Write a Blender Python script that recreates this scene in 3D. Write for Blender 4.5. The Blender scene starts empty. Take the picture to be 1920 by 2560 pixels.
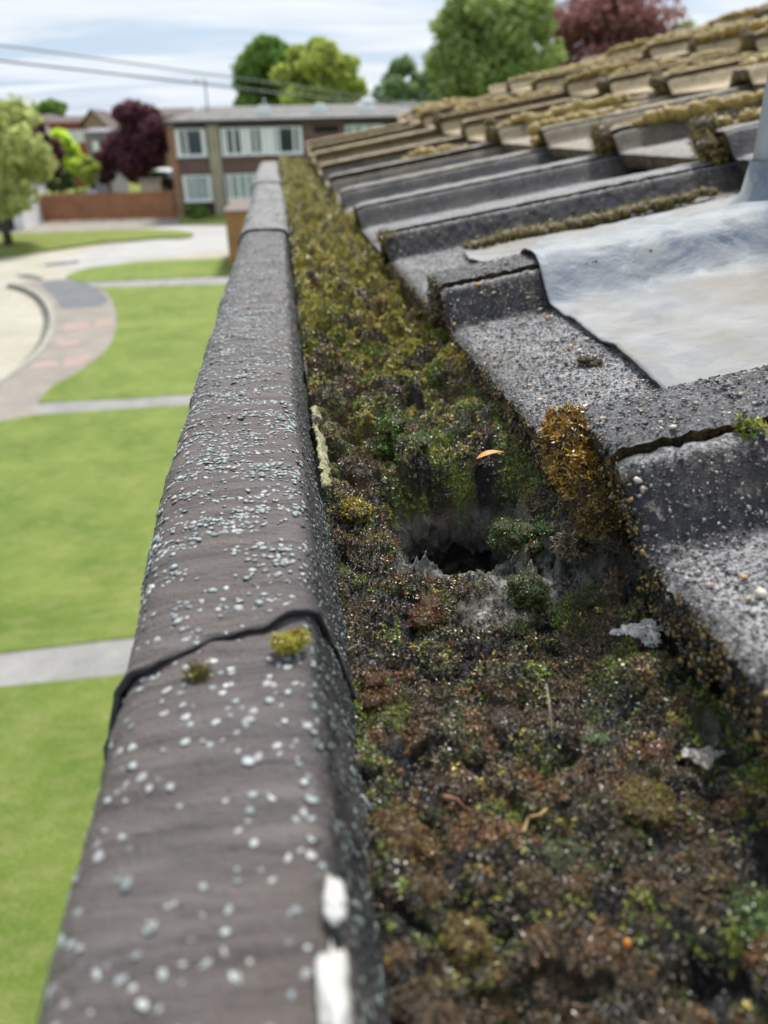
import bpy, math, numpy as np
from mathutils import Vector, Matrix, Euler
R = math.radians
C = bpy.context.scene.collection
sc = bpy.context.scene

# ------------------------------------------------------------------ camera
PITCH, YAW, ROLL, FPX = 26.6, 6.55, 1.4, 1920.0
_p, _y, _r = R(PITCH), R(YAW), R(ROLL)
FW = np.array([math.sin(_y)*math.cos(_p), math.cos(_y)*math.cos(_p), -math.sin(_p)])
_rt = np.array([math.cos(_y), -math.sin(_y), 0.0]); _up = np.cross(_rt, FW)
RT = _rt*math.cos(_r) - _up*math.sin(_r); UP = _up*math.cos(_r) + _rt*math.sin(_r)
cd = bpy.data.cameras.new('camera'); cam = bpy.data.objects.new('camera', cd); C.objects.link(cam)
m3 = Matrix((RT.tolist(), UP.tolist(), (-FW).tolist())).transposed()
cam.matrix_world = m3.to_4x4()
cd.sensor_fit = 'VERTICAL'; cd.sensor_height = 34.6; cd.sensor_width = 25.95
cd.lens = 34.6*FPX/2560.0
cd.clip_start = 0.01; cd.clip_end = 1500
cd.dof.use_dof = True; cd.dof.focus_distance = 0.315; cd.dof.aperture_fstop = cd.lens/2.65
cd.dof.aperture_blades = 0
sc.camera = cam

# ------------------------------------------------------------------ light
SUN_EL, SUN_AZ = 56.0, 20.0         # azimuth measured from +Y towards +X
w = bpy.data.worlds.new('World'); sc.world = w; w.use_nodes = True
nt = w.node_tree; nt.nodes.clear(); L = nt.links.new
def wn(t, **k):
    n = nt.nodes.new(t)
    for a, b in k.items(): setattr(n, a, b)
    return n
out = wn('ShaderNodeOutputWorld'); bg = wn('ShaderNodeBackground'); bg.inputs[1].default_value = 0.092
sky = wn('ShaderNodeTexSky', sky_type='NISHITA'); sky.sun_disc = False
sky.sun_elevation = R(SUN_EL); sky.sun_rotation = R(SUN_AZ); sky.dust_density = 2.0
tc = wn('ShaderNodeTexCoord'); sp = wn('ShaderNodeSeparateXYZ'); L(tc.outputs['Generated'], sp.inputs[0])
zz = wn('ShaderNodeMath', operation='MAXIMUM'); L(sp.outputs[2], zz.inputs[0]); zz.inputs[1].default_value = 0.0
za = wn('ShaderNodeMath', operation='ADD'); L(zz.outputs[0], za.inputs[0]); za.inputs[1].default_value = 0.10
dx = wn('ShaderNodeMath', operation='DIVIDE'); L(sp.outputs[0], dx.inputs[0]); L(za.outputs[0], dx.inputs[1])
dy = wn('ShaderNodeMath', operation='DIVIDE'); L(sp.outputs[1], dy.inputs[0]); L(za.outputs[0], dy.inputs[1])
cb = wn('ShaderNodeCombineXYZ'); L(dx.outputs[0], cb.inputs[0]); L(dy.outputs[0], cb.inputs[1])
mp = wn('ShaderNodeMapping'); L(cb.outputs[0], mp.inputs[0]); mp.inputs['Scale'].default_value = (0.55, 1.5, 1); mp.inputs['Rotation'].default_value = (0, 0, R(8))
ns = wn('ShaderNodeTexNoise'); L(mp.outputs[0], ns.inputs[0]); ns.inputs['Scale'].default_value = 0.9; ns.inputs['Detail'].default_value = 7; ns.inputs['Roughness'].default_value = 0.55; ns.inputs['Distortion'].default_value = 0.5
cr = wn('ShaderNodeValToRGB'); L(ns.outputs[0], cr.inputs[0])
cr.color_ramp.elements[0].position = 0.40; cr.color_ramp.elements[0].color = (0.0, 0, 0, 1)
cr.color_ramp.elements[1].position = 0.53; cr.color_ramp.elements[1].color = (1, 1, 1, 1)
skm = wn('ShaderNodeMix', data_type='RGBA', blend_type='MULTIPLY'); skm.inputs[0].default_value = 1.0
L(sky.outputs[0], skm.inputs[6]); skm.inputs[7].default_value = (1.0, 0.92, 0.85, 1)
ska = wn('ShaderNodeMix', data_type='RGBA', blend_type='MIX'); ska.inputs[0].default_value = 0.72
L(skm.outputs[2], ska.inputs[6]); ska.inputs[7].default_value = (3.5, 4.7, 6.3, 1)
ns2 = wn('ShaderNodeTexNoise'); L(mp.outputs[0], ns2.inputs[0]); ns2.inputs['Scale'].default_value = 2.3; ns2.inputs['Detail'].default_value = 6
cl = wn('ShaderNodeMix', data_type='RGBA', blend_type='MIX'); L(ns2.outputs[0], cl.inputs[0])
cl.inputs[6].default_value = (4.2, 4.8, 5.6, 1); cl.inputs[7].default_value = (7.3, 7.5, 7.8, 1)
mx = wn('ShaderNodeMix', data_type='RGBA', blend_type='MIX'); L(cr.outputs[0], mx.inputs[0]); L(ska.outputs[2], mx.inputs[6]); L(cl.outputs[2], mx.inputs[7])
L(mx.outputs[2], bg.inputs[0]); L(bg.outputs[0], out.inputs[0])

sd = bpy.data.lights.new('sun', 'SUN'); so = bpy.data.objects.new('sun', sd); C.objects.link(so)
sd.energy = 3.1; sd.angle = R(10); sd.color = (1.0, 0.965, 0.91)
sdir = Vector((math.sin(R(SUN_AZ))*math.cos(R(SUN_EL)), math.cos(R(SUN_AZ))*math.cos(R(SUN_EL)), math.sin(R(SUN_EL))))
so.rotation_euler = sdir.to_track_quat('Z', 'Y').to_euler(); so.location = (0, 0, 8)
sc.view_settings.view_transform = 'Standard'; sc.view_settings.look = 'None'
sc.view_settings.exposure = 0.72; sc.view_settings.gamma = 1.0
sc.render.engine = 'CYCLES'; sc.cycles.max_bounces = 6; sc.cycles.use_denoising = True

# ------------------------------------------------------------------ helpers: pixel of the survey -> point in the world
def ray(u, v):
    return RT*(u-960)/FPX + UP*(1280-v)/FPX + FW
def at_z(u, v, z):
    d = ray(u, v); return d*(z/d[2])
def at_y(u, v, y):
    d = ray(u, v); return d*(y/d[1])

# ------------------------------------------------------------------ numpy noise
def _h(ix, iy, seed):
    a = (ix.astype(np.int64)*374761393 + iy.astype(np.int64)*668265263 + seed*1442695041) & 0xFFFFFFFF
    a = ((a ^ (a >> 13))*1274126177) & 0xFFFFFFFF
    a = ((a ^ (a >> 16))*2246822519) & 0xFFFFFFFF
    return ((a ^ (a >> 15)) & 0xFFFFFF)/float(0x1000000)
def gn(x, y, seed=0):
    x = np.asarray(x, float); y = np.asarray(y, float)
    ix = np.floor(x); iy = np.floor(y); fx = x-ix; fy = y-iy
    ux = fx*fx*fx*(fx*(fx*6-15)+10); uy = fy*fy*fy*(fy*(fy*6-15)+10)
    def g(ox, oy):
        a = _h(ix+ox, iy+oy, seed)*2*math.pi
        return np.cos(a)*(fx-ox) + np.sin(a)*(fy-oy)
    n0 = g(0, 0)*(1-ux)+g(1, 0)*ux; n1 = g(0, 1)*(1-ux)+g(1, 1)*ux
    return (n0*(1-uy)+n1*uy)*1.4
def fbm(x, y, s, o=4, seed=0, gain=0.5):
    t = 0; a = 1; f = 1.0/s; n = 0
    for k in range(o):
        t = t + a*gn(np.asarray(x)*f + 17.3*k, np.asarray(y)*f - 9.1*k, seed+k*31); n += a; a *= gain; f *= 2.03
    return t/n
def worley(x, y, cell, seed=0):
    x = np.asarray(x, float)/cell; y = np.asarray(y, float)/cell
    ix = np.floor(x); iy = np.floor(y); best = np.full(x.shape, 9.0); idv = np.zeros(x.shape)
    for ox in (-1, 0, 1):
        for oy in (-1, 0, 1):
            px = ix+ox+_h(ix+ox, iy+oy, seed); py = iy+oy+_h(ix+ox, iy+oy, seed+7)
            d = np.hypot(px-x, py-y); r = _h(ix+ox, iy+oy, seed+13)
            c = d < best; best = np.where(c, d, best); idv = np.where(c, r, idv)
    return best, idv
def ss(a, b, x):
    t = np.clip((np.asarray(x, float)-a)/(b-a), 0, 1); return t*t*(3-2*t)

# ------------------------------------------------------------------ mesh helpers
def mesh_np(name, V, F, mats=(), midx=None, smooth=True, col=None, attrs=None):
    V = np.asarray(V, float); F = np.asarray(F, int); n = F.shape[1]
    me = bpy.data.meshes.new(name)
    me.vertices.add(len(V)); me.vertices.foreach_set('co', V.ravel())
    me.loops.add(F.size); me.loops.foreach_set('vertex_index', F.ravel())
    me.polygons.add(len(F)); me.polygons.foreach_set('loop_start', np.arange(0, F.size, n)); 
    try: me.polygons.foreach_set('loop_total', np.full(len(F), n))
    except Exception: pass
    if midx is not None: me.polygons.foreach_set('material_index', np.asarray(midx, int))
    me.polygons.foreach_set('use_smooth', np.full(len(F), smooth))
    if col is not None:
        a = me.color_attributes.new('Col', 'FLOAT_COLOR', 'POINT')
        c = np.ones((len(V), 4)); c[:, :3] = col; a.data.foreach_set('color', c.ravel())
    for k, v in (attrs or {}).items():
        a = me.attributes.new(k, 'FLOAT', 'POINT'); a.data.foreach_set('value', np.asarray(v, float))
    me.update(calc_edges=True); me.validate()
    for m in mats: me.materials.append(m)
    return me
def link(name, me, parent=None, loc=None, rot=None):
    o = bpy.data.objects.new(name, me); C.objects.link(o)
    if parent is not None: o.parent = parent
    if loc is not None: o.location = loc
    if rot is not None: o.rotation_euler = rot
    return o
def tag(o, label=None, cat=None, group=None, kind=None):
    if label: o['label'] = label
    if cat: o['category'] = cat
    if group: o['group'] = group
    if kind: o['kind'] = kind
    return o
def grid_faces(nx, ny, mask=None, wrapx=False):
    i, j = np.meshgrid(np.arange(nx-1 if not wrapx else nx), np.arange(ny-1), indexing='ij')
    i2 = (i+1) % nx
    F = np.stack([i*ny+j, i2*ny+j, i2*ny+j+1, i*ny+j+1], -1).reshape(-1, 4)
    if mask is not None:
        k = mask.ravel(); F = F[k[F].all(1)]
    return F
class MB:
    def __init__(s): s.v = []; s.f = []; s.m = []
    def box(s, a, b, mi=0, rotz=0):
        x0, y0, z0 = a; x1, y1, z1 = b; n = len(s.v)
        s.v += [(x0,y0,z0),(x1,y0,z0),(x1,y1,z0),(x0,y1,z0),(x0,y0,z1),(x1,y0,z1),(x1,y1,z1),(x0,y1,z1)]
        q = [(0,3,2,1),(4,5,6,7),(0,1,5,4),(1,2,6,5),(2,3,7,6),(3,0,4,7)]
        s.f += [tuple(n+i for i in f) for f in q]; s.m += [mi]*6; return s
    def prism(s, pts, z0, z1, mi=0):
        n = len(s.v); k = len(pts)
        s.v += [(p[0], p[1], z0) for p in pts] + [(p[0], p[1], z1) for p in pts]
        s.f.append(tuple(n+k+i for i in range(k))); s.f.append(tuple(n+k-1-i for i in range(k)))
        for i in range(k): j = (i+1) % k; s.f.append((n+i, n+j, n+k+j, n+k+i))
        s.m += [mi]*(k+2); return s
    def tube(s, pts, rad, seg=10, mi=0, cap=True):
        n0 = len(s.v); pts = [Vector(p) for p in pts]; k = len(pts)
        rad = rad if hasattr(rad, '__len__') else [rad]*k
        for i, p in enumerate(pts):
            t = (pts[min(i+1, k-1)]-pts[max(i-1, 0)]).normalized()
            a = t.orthogonal().normalized() if i == 0 else (a - t*a.dot(t)).normalized()
            b = t.cross(a)
            for q in range(seg):
                an = 2*math.pi*q/seg; s.v.append(tuple(p+(a*math.cos(an)+b*math.sin(an))*rad[i]))
        for i in range(k-1):
            for q in range(seg):
                r = (q+1) % seg
                s.f.append((n0+i*seg+q, n0+i*seg+r, n0+(i+1)*seg+r, n0+(i+1)*seg+q)); s.m.append(mi)
        if cap:
            s.f.append(tuple(n0+seg-1-q for q in range(seg))); s.f.append(tuple(n0+(k-1)*seg+q for q in range(seg))); s.m += [mi]*2
        return s
    def quad(s, pts, mi=0):
        n = len(s.v); s.v += [tuple(p) for p in pts]; s.f.append(tuple(range(n, n+len(pts)))); s.m.append(mi); return s
    def build(s, name, mats, parent=None, smooth=False, bevel=0):
        me = bpy.data.meshes.new(name); me.from_pydata(s.v, [], s.f)
        for m in (mats if isinstance(mats, (list, tuple)) else [mats]): me.materials.append(m)
        for p, i in zip(me.polygons, s.m): p.material_index = i; p.use_smooth = smooth
        me.update(); o = link(name, me, parent)
        if bevel:
            b = o.modifiers.new('bevel', 'BEVEL'); b.width = bevel; b.segments = 2; b.limit_method = 'ANGLE'
        return o
def empty(name, loc):
    o = bpy.data.objects.new(name, None); C.objects.link(o); o.location = loc; o.empty_display_size = 0.1; return o
def reparent(o, root):
    o.parent = root; o.matrix_parent_inverse = Matrix.Translation(-Vector(root.location)); return o

# ------------------------------------------------------------------ materials
class NM:
    def __init__(s, name, rough=0.8, spec=0.4):
        s.m = bpy.data.materials.new(name); s.m.use_nodes = True; s.t = s.m.node_tree; s.l = s.t.links.new
        s.b = s.t.nodes['Principled BSDF']; s.b.inputs['Roughness'].default_value = rough; s.b.inputs['Specular IOR Level'].default_value = spec
        s.tc = s.t.nodes.new('ShaderNodeTexCoord')
    def n(s, t, **k):
        q = s.t.nodes.new(t)
        for a, b in k.items(): setattr(q, a, b)
        return q
    def noise(s, scale, detail=5, rough=0.55, stretch=None, coord='Object', vor=False, dist=0):
        q = s.n('ShaderNodeTexVoronoi' if vor else 'ShaderNodeTexNoise'); q.inputs['Scale'].default_value = scale
        if not vor:
            q.inputs['Detail'].default_value = detail; q.inputs['Roughness'].default_value = rough; q.inputs['Distortion'].default_value = dist
        src = s.tc.outputs[coord]
        if stretch:
            mp = s.n('ShaderNodeMapping'); mp.inputs['Scale'].default_value = stretch; s.l(src, mp.inputs[0]); src = mp.outputs[0]
        s.l(src, q.inputs['Vector']); return q.outputs[0]
    def ramp(s, f, pts):
        q = s.n('ShaderNodeValToRGB'); s.l(f, q.inputs[0]); e = q.color_ramp.elements
        while len(e) < len(pts): e.new(0.5)
        for i, (p, c) in enumerate(pts):
            e[i].position = p; e[i].color = tuple(c)+(1,) if hasattr(c, '__len__') else (c, c, c, 1)
        return q.outputs[0]
    def mix(s, f, a, b, mode='MIX'):
        q = s.n('ShaderNodeMix', data_type='RGBA', blend_type=mode)
        for k, v in ((0, f), (6, a), (7, b)):
            if hasattr(v, 'links'): s.l(v, q.inputs[k])
            elif k == 0: q.inputs[0].default_value = v
            else: q.inputs[k].default_value = tuple(v)+(1,)
        return q.outputs[2]
    def attr(s, name, typ='GEOMETRY', o='Fac'):
        q = s.n('ShaderNodeAttribute', attribute_type=typ); q.attribute_name = name; return q.outputs[o]
    def col(s, c):
        if hasattr(c, 'links'): s.l(c, s.b.inputs['Base Color'])
        else: s.b.inputs['Base Color'].default_value = tuple(c)+(1,)
        return s
    def bump(s, f, dist, strength=1.0):
        q = s.n('ShaderNodeBump'); q.inputs['Strength'].default_value = strength; q.inputs['Distance'].default_value = dist
        s.l(f, q.inputs['Height'])
        if s.b.inputs['Normal'].links: s.l(s.b.inputs['Normal'].links[0].from_socket, q.inputs['Normal'])
        s.l(q.outputs[0], s.b.inputs['Normal']); return s
def simple(name, c, rough=0.7, var=0.25, scale=6.0, spec=0.4, metal=0, bump=0):
    q = NM(name, rough, spec); f = q.noise(scale)
    c1 = [x*(1-var) for x in c]; c2 = [min(1, x*(1+var)) for x in c]
    q.col(q.ramp(f, [(0.3, c1), (0.7, c2)])); q.b.inputs['Metallic'].default_value = metal
    if bump: q.bump(f, bump)
    return q.m

# tile concrete: sandy, flats paler with lichen and dust, sides darker with algae, light and shade painted in
def tile_material():
    q = NM('sanded_concrete_tile', 0.72, 0.45)
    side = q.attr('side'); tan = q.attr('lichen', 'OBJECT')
    big = q.noise(9.0, 4); med = q.noise(60.0, 5); fine = q.noise(620.0, 3, 0.7); grain = q.noise(1500.0, 2, 0.8)
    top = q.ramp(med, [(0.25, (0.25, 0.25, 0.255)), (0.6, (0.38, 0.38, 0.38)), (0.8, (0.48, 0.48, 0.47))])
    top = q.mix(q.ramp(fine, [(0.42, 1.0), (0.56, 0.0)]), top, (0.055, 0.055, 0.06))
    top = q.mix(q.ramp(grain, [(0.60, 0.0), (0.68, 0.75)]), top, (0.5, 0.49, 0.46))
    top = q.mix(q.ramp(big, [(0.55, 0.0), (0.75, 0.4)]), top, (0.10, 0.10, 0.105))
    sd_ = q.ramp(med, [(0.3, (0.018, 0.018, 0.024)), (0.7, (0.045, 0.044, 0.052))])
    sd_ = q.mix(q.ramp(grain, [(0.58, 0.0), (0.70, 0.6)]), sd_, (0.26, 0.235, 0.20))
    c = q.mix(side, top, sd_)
    c = q.mix(1.0, c, q.ramp(q.noise(28.0, 6, 0.7), [(0.3, 0.6), (0.7, 1.35)]), 'MULTIPLY')
    spk = q.noise(210.0, 3, 0.6); sp2 = q.noise(75.0, 4, 0.7)
    c = q.mix(q.ramp(spk, [(0.62, 0.0), (0.68, 0.7)]), c, (0.34, 0.30, 0.24))
    c = q.mix(q.ramp(sp2, [(0.60, 0.0), (0.70, 0.35)]), c, (0.20, 0.15, 0.09))
    c = q.mix(q.ramp(spk, [(0.30, 0.8), (0.37, 0.0)]), c, (0.02, 0.02, 0.022))
    tl = q.ramp(q.noise(22.0, 5, 0.65), [(0.3, (0.24, 0.18, 0.09)), (0.55, (0.46, 0.36, 0.21)), (0.75, (0.56, 0.48, 0.34))])
    tl = q.mix(q.ramp(fine, [(0.35, 0.6), (0.5, 0.0)]), tl, (0.08, 0.06, 0.03))
    k = q.n('ShaderNodeMath', operation='MULTIPLY_ADD'); q.l(big, k.inputs[0]); k.inputs[1].default_value = 0.9; k.inputs[2].default_value = -0.45
    k2 = q.n('ShaderNodeMath', operation='ADD'); q.l(k.outputs[0], k2.inputs[0]); q.l(tan, k2.inputs[1]); k2.use_clamp = True
    c = q.mix(k2.outputs[0], c, tl)
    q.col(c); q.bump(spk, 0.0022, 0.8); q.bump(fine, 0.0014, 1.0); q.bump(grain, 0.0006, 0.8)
    return q.m
def edge_material():
    q = NM('tile_edge_algae', 0.6, 0.5)
    a = q.noise(45.0, 5, 0.6); b = q.noise(170.0, 5, 0.7); f = q.noise(800, 3, 0.7)
    c = q.ramp(b, [(0.35, (0.012, 0.012, 0.011)), (0.62, (0.05, 0.046, 0.036)), (0.75, (0.10, 0.09, 0.06))])
    c = q.mix(q.ramp(a, [(0.44, 0.0), (0.58, 0.85)]), c, q.ramp(q.noise(260.0, 4, 0.7), [(0.38, (0.04, 0.025, 0.012)), (0.52, (0.20, 0.11, 0.028)), (0.7, (0.36, 0.24, 0.08))]))
    c = q.mix(q.ramp(q.noise(30, 4), [(0.56, 0.0), (0.7, 0.6)]), c, (0.045, 0.055, 0.012))
    tan = q.attr('lichen', 'OBJECT')
    k = q.n('ShaderNodeMath', operation='MULTIPLY'); q.l(tan, k.inputs[0]); k.inputs[1].default_value = 0.4; k.use_clamp = True
    c = q.mix(k.outputs[0], c, q.ramp(b, [(0.4, (0.10, 0.07, 0.03)), (0.6, (0.34, 0.26, 0.14))]))
    q.col(c); q.bump(b, 0.004); q.bump(f, 0.0012); return q.m
M_TILE, M_EDGE = tile_material(), edge_material()
def vcol(name, rough, spec=0.5, var=0.0, bscale=0, bdist=0):
    q = NM(name, rough, spec); c = q.attr('Col', 'GEOMETRY', 'Color')
    if var:
        f = q.noise(900.0, 4, 0.7); c = q.mix(1.0, c, q.ramp(f, [(0.25, 1-var), (0.75, 1+var)]), 'MULTIPLY')
        if bdist: q.bump(f, bdist)
    q.col(c); return q.m
M_GRIT = vcol('quartz_grit', 0.45)
M_SHOOT = vcol('moss_leaf', 0.34, 0.55)
M_SOIL = vcol('moss_and_silt', 0.55, 0.5, 0.45, 900, 0.0016)
def bed_mat():
    q = NM('moss_bed', 0.28, 0.6); c = q.attr('Col', 'GEOMETRY', 'Color'); f = q.noise(900.0, 4, 0.7); g = q.noise(230.0, 6, 0.7)
    c = q.mix(1.0, c, q.ramp(f, [(0.25, 0.55), (0.75, 1.45)]), 'MULTIPLY')
    d = q.mix(q.ramp(g, [(0.42, 0.0), (0.56, 1.0)]), (0.018, 0.017, 0.014), c)
    c = q.mix(q.attr('mineral'), c, d); q.col(c); q.bump(g, 0.003); q.bump(f, 0.0014); return q.m
M_BED = bed_mat()
M_CHIP = vcol('slate_chips', 0.55, 0.45)

q = NM('weathered_bitumen_felt', 0.62, 0.4)
a = q.noise(11, 5); st = q.noise(60, 6, 0.6, (0.35, 2.2, 1), dist=0.6); f = q.noise(700, 4, 0.7)
c = q.ramp(st, [(0.3, (0.075, 0.064, 0.062)), (0.55, (0.125, 0.108, 0.104)), (0.8, (0.19, 0.168, 0.16))])
c = q.mix(q.ramp(a, [(0.42, 0.0), (0.72, 0.5)]), c, (0.11, 0.082, 0.062))
c = q.mix(q.attr('tar'), c, (0.022, 0.024, 0.028))
c = q.mix(q.attr('dust'), c, (0.235, 0.23, 0.22))
q.col(c); q.bump(st, 0.0045, 1.0); q.bump(f, 0.0012, 0.9); M_FELT = q.m
q.l(q.ramp(a, [(0.3, 0.48), (0.7, 0.72)]), q.b.inputs['Roughness'])

q = NM('dirty_concrete', 0.85, 0.3)
b = q.noise(70, 6, 0.65); f = q.noise(500, 4, 0.7)
c = q.ramp(b, [(0.3, (0.05, 0.047, 0.04)), (0.5, (0.16, 0.155, 0.14)), (0.7, (0.34, 0.33, 0.30))])
c = q.mix(q.ramp(f, [(0.40, 0.85), (0.52, 0.0)]), c, (0.03, 0.03, 0.028))
q.col(c); q.bump(b, 0.004); q.bump(f, 0.0015); M_CONC = q.m

q = NM('lead_sheet', 0.45, 0.5)
a = q.noise(20, 5, 0.6, dist=0.8); b = q.noise(55, 6, 0.65, (0.7, 1, 1), dist=0.6); v = q.noise(30, vor=True, stretch=(1, 1, 1))
c = q.ramp(a, [(0.38, (0.14, 0.175, 0.23)), (0.5, (0.22, 0.25, 0.285)), (0.6, (0.29, 0.31, 0.32))])
c = q.mix(q.ramp(b, [(0.48, 0.0), (0.66, 0.75)]), c, (0.31, 0.33, 0.34)); c = q.mix(q.ramp(q.noise(26, 6, 0.6, (0.8, 1, 1), dist=1.2), [(0.50, 0.0), (0.535, 0.55)]), c, (0.35, 0.37, 0.375)); c = q.mix(q.ramp(q.noise(38, 5, 0.6, dist=0.8), [(0.34, 0.5), (0.37, 0.0)]), c, (0.14, 0.165, 0.20))
c = q.mix(q.attr('silt'), c, (0.215, 0.20, 0.175)); c = q.mix(1.0, c, (0.92, 0.91, 0.90), 'MULTIPLY')
c = q.mix(q.ramp(q.noise(160, 5, 0.7, (0.5, 1.6, 1)), [(0.60, 0.0), (0.72, 0.45)]), c, (0.25, 0.23, 0.19))
q.col(c); q.bump(b, 0.0016, 0.9); q.bump(a, 0.003, 0.7)
q.l(q.ramp(b, [(0.3, 0.6), (0.7, 0.8)]), q.b.inputs['Roughness']); M_LEAD = q.m
M_LEADEDGE = simple('lead_cut_edge', (0.06, 0.06, 0.062), 0.5)
M_PIPE = simple('grey_vent_pipe', (0.44, 0.48, 0.52), 0.5, 0.12, 30, bump=0.0005)
M_DARK = simple('dark_void', (0.012, 0.012, 0.012), 0.9)
M_MASTIC = simple('white_sealant', (0.50, 0.49, 0.455), 0.9, 0.06, 90, bump=0.002)

# ================================================================== THE GROUND (4.9 m below the eye)
G = -4.9
def gp(pts, z=G): return [tuple(at_z(u, v, z)[:2]) for u, v in pts]
def lawn_mat(name, c1, c2, c3):
    q = NM(name, 0.9, 0.2)
    a = q.noise(1.1, 6, 0.65); b = q.noise(3.6, 6, 0.7, (1, 2.2, 1)); f = q.noise(28, 5, 0.75)
    c = q.mix(q.ramp(a, [(0.35, 0.0), (0.65, 1.0)]), c1, c2)
    c = q.mix(q.ramp(b, [(0.45, 0.0), (0.72, 0.55)]), c, c3)
    c = q.mix(1.0, c, q.ramp(f, [(0.3, 0.72), (0.7, 1.25)]), 'MULTIPLY')
    q.col(c); q.bump(f, 0.03); return q.m
M_LAWN = lawn_mat('mown_grass', (0.125, 0.195, 0.030), (0.215, 0.275, 0.060), (0.33, 0.32, 0.13))
M_LAWN2 = lawn_mat('rough_grass', (0.16, 0.20, 0.035), (0.20, 0.26, 0.05), (0.28, 0.25, 0.11))
def stone(name, c1, c2, sc_=1.2, joint=None):
    q = NM(name, 0.85, 0.3); a = q.noise(sc_, 5, 0.6); f = q.noise(sc_*14, 4, 0.7)
    c = q.ramp(a, [(0.3, c1), (0.7, c2)]); c = q.mix(1.0, c, q.ramp(f, [(0.3, 0.85), (0.7, 1.15)]), 'MULTIPLY')
    q.col(c); q.bump(f, 0.006); return q.m
M_ROAD = stone('concrete_road', (0.34, 0.315, 0.24), (0.44, 0.415, 0.335), 0.5)
M_ROAD2 = stone('pale_concrete_drive', (0.34, 0.33, 0.315), (0.44, 0.43, 0.41), 0.5)
M_PAVE = stone('paving_slabs', (0.225, 0.195, 0.165), (0.31, 0.28, 0.24), 1.3)
M_PINK = stone('pink_paving', (0.34, 0.255, 0.215), (0.38, 0.29, 0.25), 2)
M_TAR = stone('tarmac_patch', (0.13, 0.135, 0.145), (0.17, 0.175, 0.18), 2)
M_PATH = stone('concrete_path', (0.22, 0.215, 0.20), (0.33, 0.32, 0.30), 2.2)
M_KERB = stone('kerb_stone', (0.28, 0.27, 0.22), (0.40, 0.385, 0.33), 3)
M_STAIN = stone('damp_gutter_stain', (0.10, 0.10, 0.085), (0.17, 0.165, 0.14), 3)
MB().prism([(-400, -60), (400, -60), (400, 900), (-400, 900)], G-0.6, G-0.02).build('ground', M_LAWN2)['kind'] = 'structure'
def flat(name, px, z0, z1, mat, bevel=0, smoothpx=True):
    o = MB().prism(gp(px), z0, z1).build(name, mat); o['kind'] = 'structure'; return o
def closed_curve(pts, k=6):          # Catmull-Rom through survey points, open ended
    P = [np.array(p, float) for p in pts]; o = []
    for i in range(len(P)-1):
        p0 = P[max(i-1, 0)]; p1 = P[i]; p2 = P[i+1]; p3 = P[min(i+2, len(P)-1)]
        for t in np.linspace(0, 1, k, endpoint=False):
            o.append(tuple(0.5*((2*p1)+(-p0+p2)*t+(2*p0-5*p1+4*p2-p3)*t*t+(-p0+3*p1-3*p2+p3)*t**3)))
    o.append(tuple(P[-1])); return o
kerb_px = closed_curve([(30, 716), (67, 724), (104, 742), (128, 768), (140, 800), (138, 832), (124, 866), (101, 896), (67, 926), (30, 952), (0, 972), (-60, 1010), (-200, 1090)])
lawn_px = closed_curve([(236, 727), (267, 738), (287, 771), (293, 808), (287, 849), (270, 882), (236, 913), (189, 947), (135, 977), (98, 1019)])
# road surface under everything this side of the fence
MB().prism([(-60, 20), (-45, 8), (-3.2, 8), (-2.0, 17), (-1.0, 60), (-60, 60)], G-0.3, G).build('road', M_ROAD)['kind'] = 'structure'
flat('driveway', [(215, 676), (330, 655), (430, 640), (560, 628), (640, 600), (640, 560), (430, 556), (300, 600), (180, 640), (90, 660)], G-0.1, G+0.006, M_ROAD2)
# footway between kerb and lawn
flat('pavement', kerb_px + [(-260, 1190), (0, 1068), (84, 1050), (98, 1019)] + lawn_px[::-1] + [(225, 714), (180, 704), (98, 708)], G-0.1, G+0.10, M_PAVE)
flat('tarmac_patch', [(98, 714), (140, 707), (180, 708), (215, 714), (240, 726), (262, 745), (272, 760), (253, 774), (205, 778), (155, 779), (132, 745)], G, G+0.106, M_TAR)
for px in ([(164, 818), (226, 814), (222, 832), (160, 838)], [(88, 918), (142, 912), (150, 925), (76, 934)], [(166, 905), (238, 896), (212, 920), (162, 930)],
           [(150, 862), (206, 858), (196, 872), (142, 876)], [(240, 812), (286, 806), (284, 820), (240, 824)]):
    flat('paving_slab', px, G, G+0.105, M_PINK)
kp = gp(kerb_px); kk = MB()
for side in (0,):
    n = []
    for i, p in enumerate(kp):
        a = Vector(kp[max(i-1, 0)]); b = Vector(kp[min(i+1, len(kp)-1)]); t = (b-a).normalized(); nn = Vector((-t.y, t.x))
        n.append((Vector(p)+nn*0.0, Vector(p)-nn*0.16))
    for i in range(len(n)-1):
        a, b = n[i], n[i+1]; z0, z1 = G-0.05, G+0.125
        kk.quad([(*a[0], z1), (*b[0], z1), (*b[1], z1), (*a[1], z1)]); kk.quad([(*a[0], z0), (*b[0], z0), (*b[0], z1), (*a[0], z1)]); kk.quad([(*a[1], z1), (*b[1], z1), (*b[1], z0), (*a[1], z0)])
kk.build('kerb', M_KERB)['kind'] = 'structure'
gk = MB()                                         # stained gutter channel along the kerb
for i in range(len(kp)-1):
    a, b = Vector(kp[i]), Vector(kp[i+1]); t = (b-a).normalized(); nn = Vector((-t.y, t.x))
    s_ = 1 if nn.x < 0 else -1
    gk.quad([(*(a-nn*0.16*1.0), G+0.004), (*(b-nn*0.16), G+0.004), (*(b-nn*0.36), G+0.004), (*(a-nn*0.36), G+0.004)])
    gk.quad([(*a, G+0.0042), (*b, G+0.0042), (*(b+nn*0.2), G+0.0042), (*(a+nn*0.2), G+0.0042)])
gk.build('gutter_channel', M_STAIN)['kind'] = 'structure'
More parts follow.
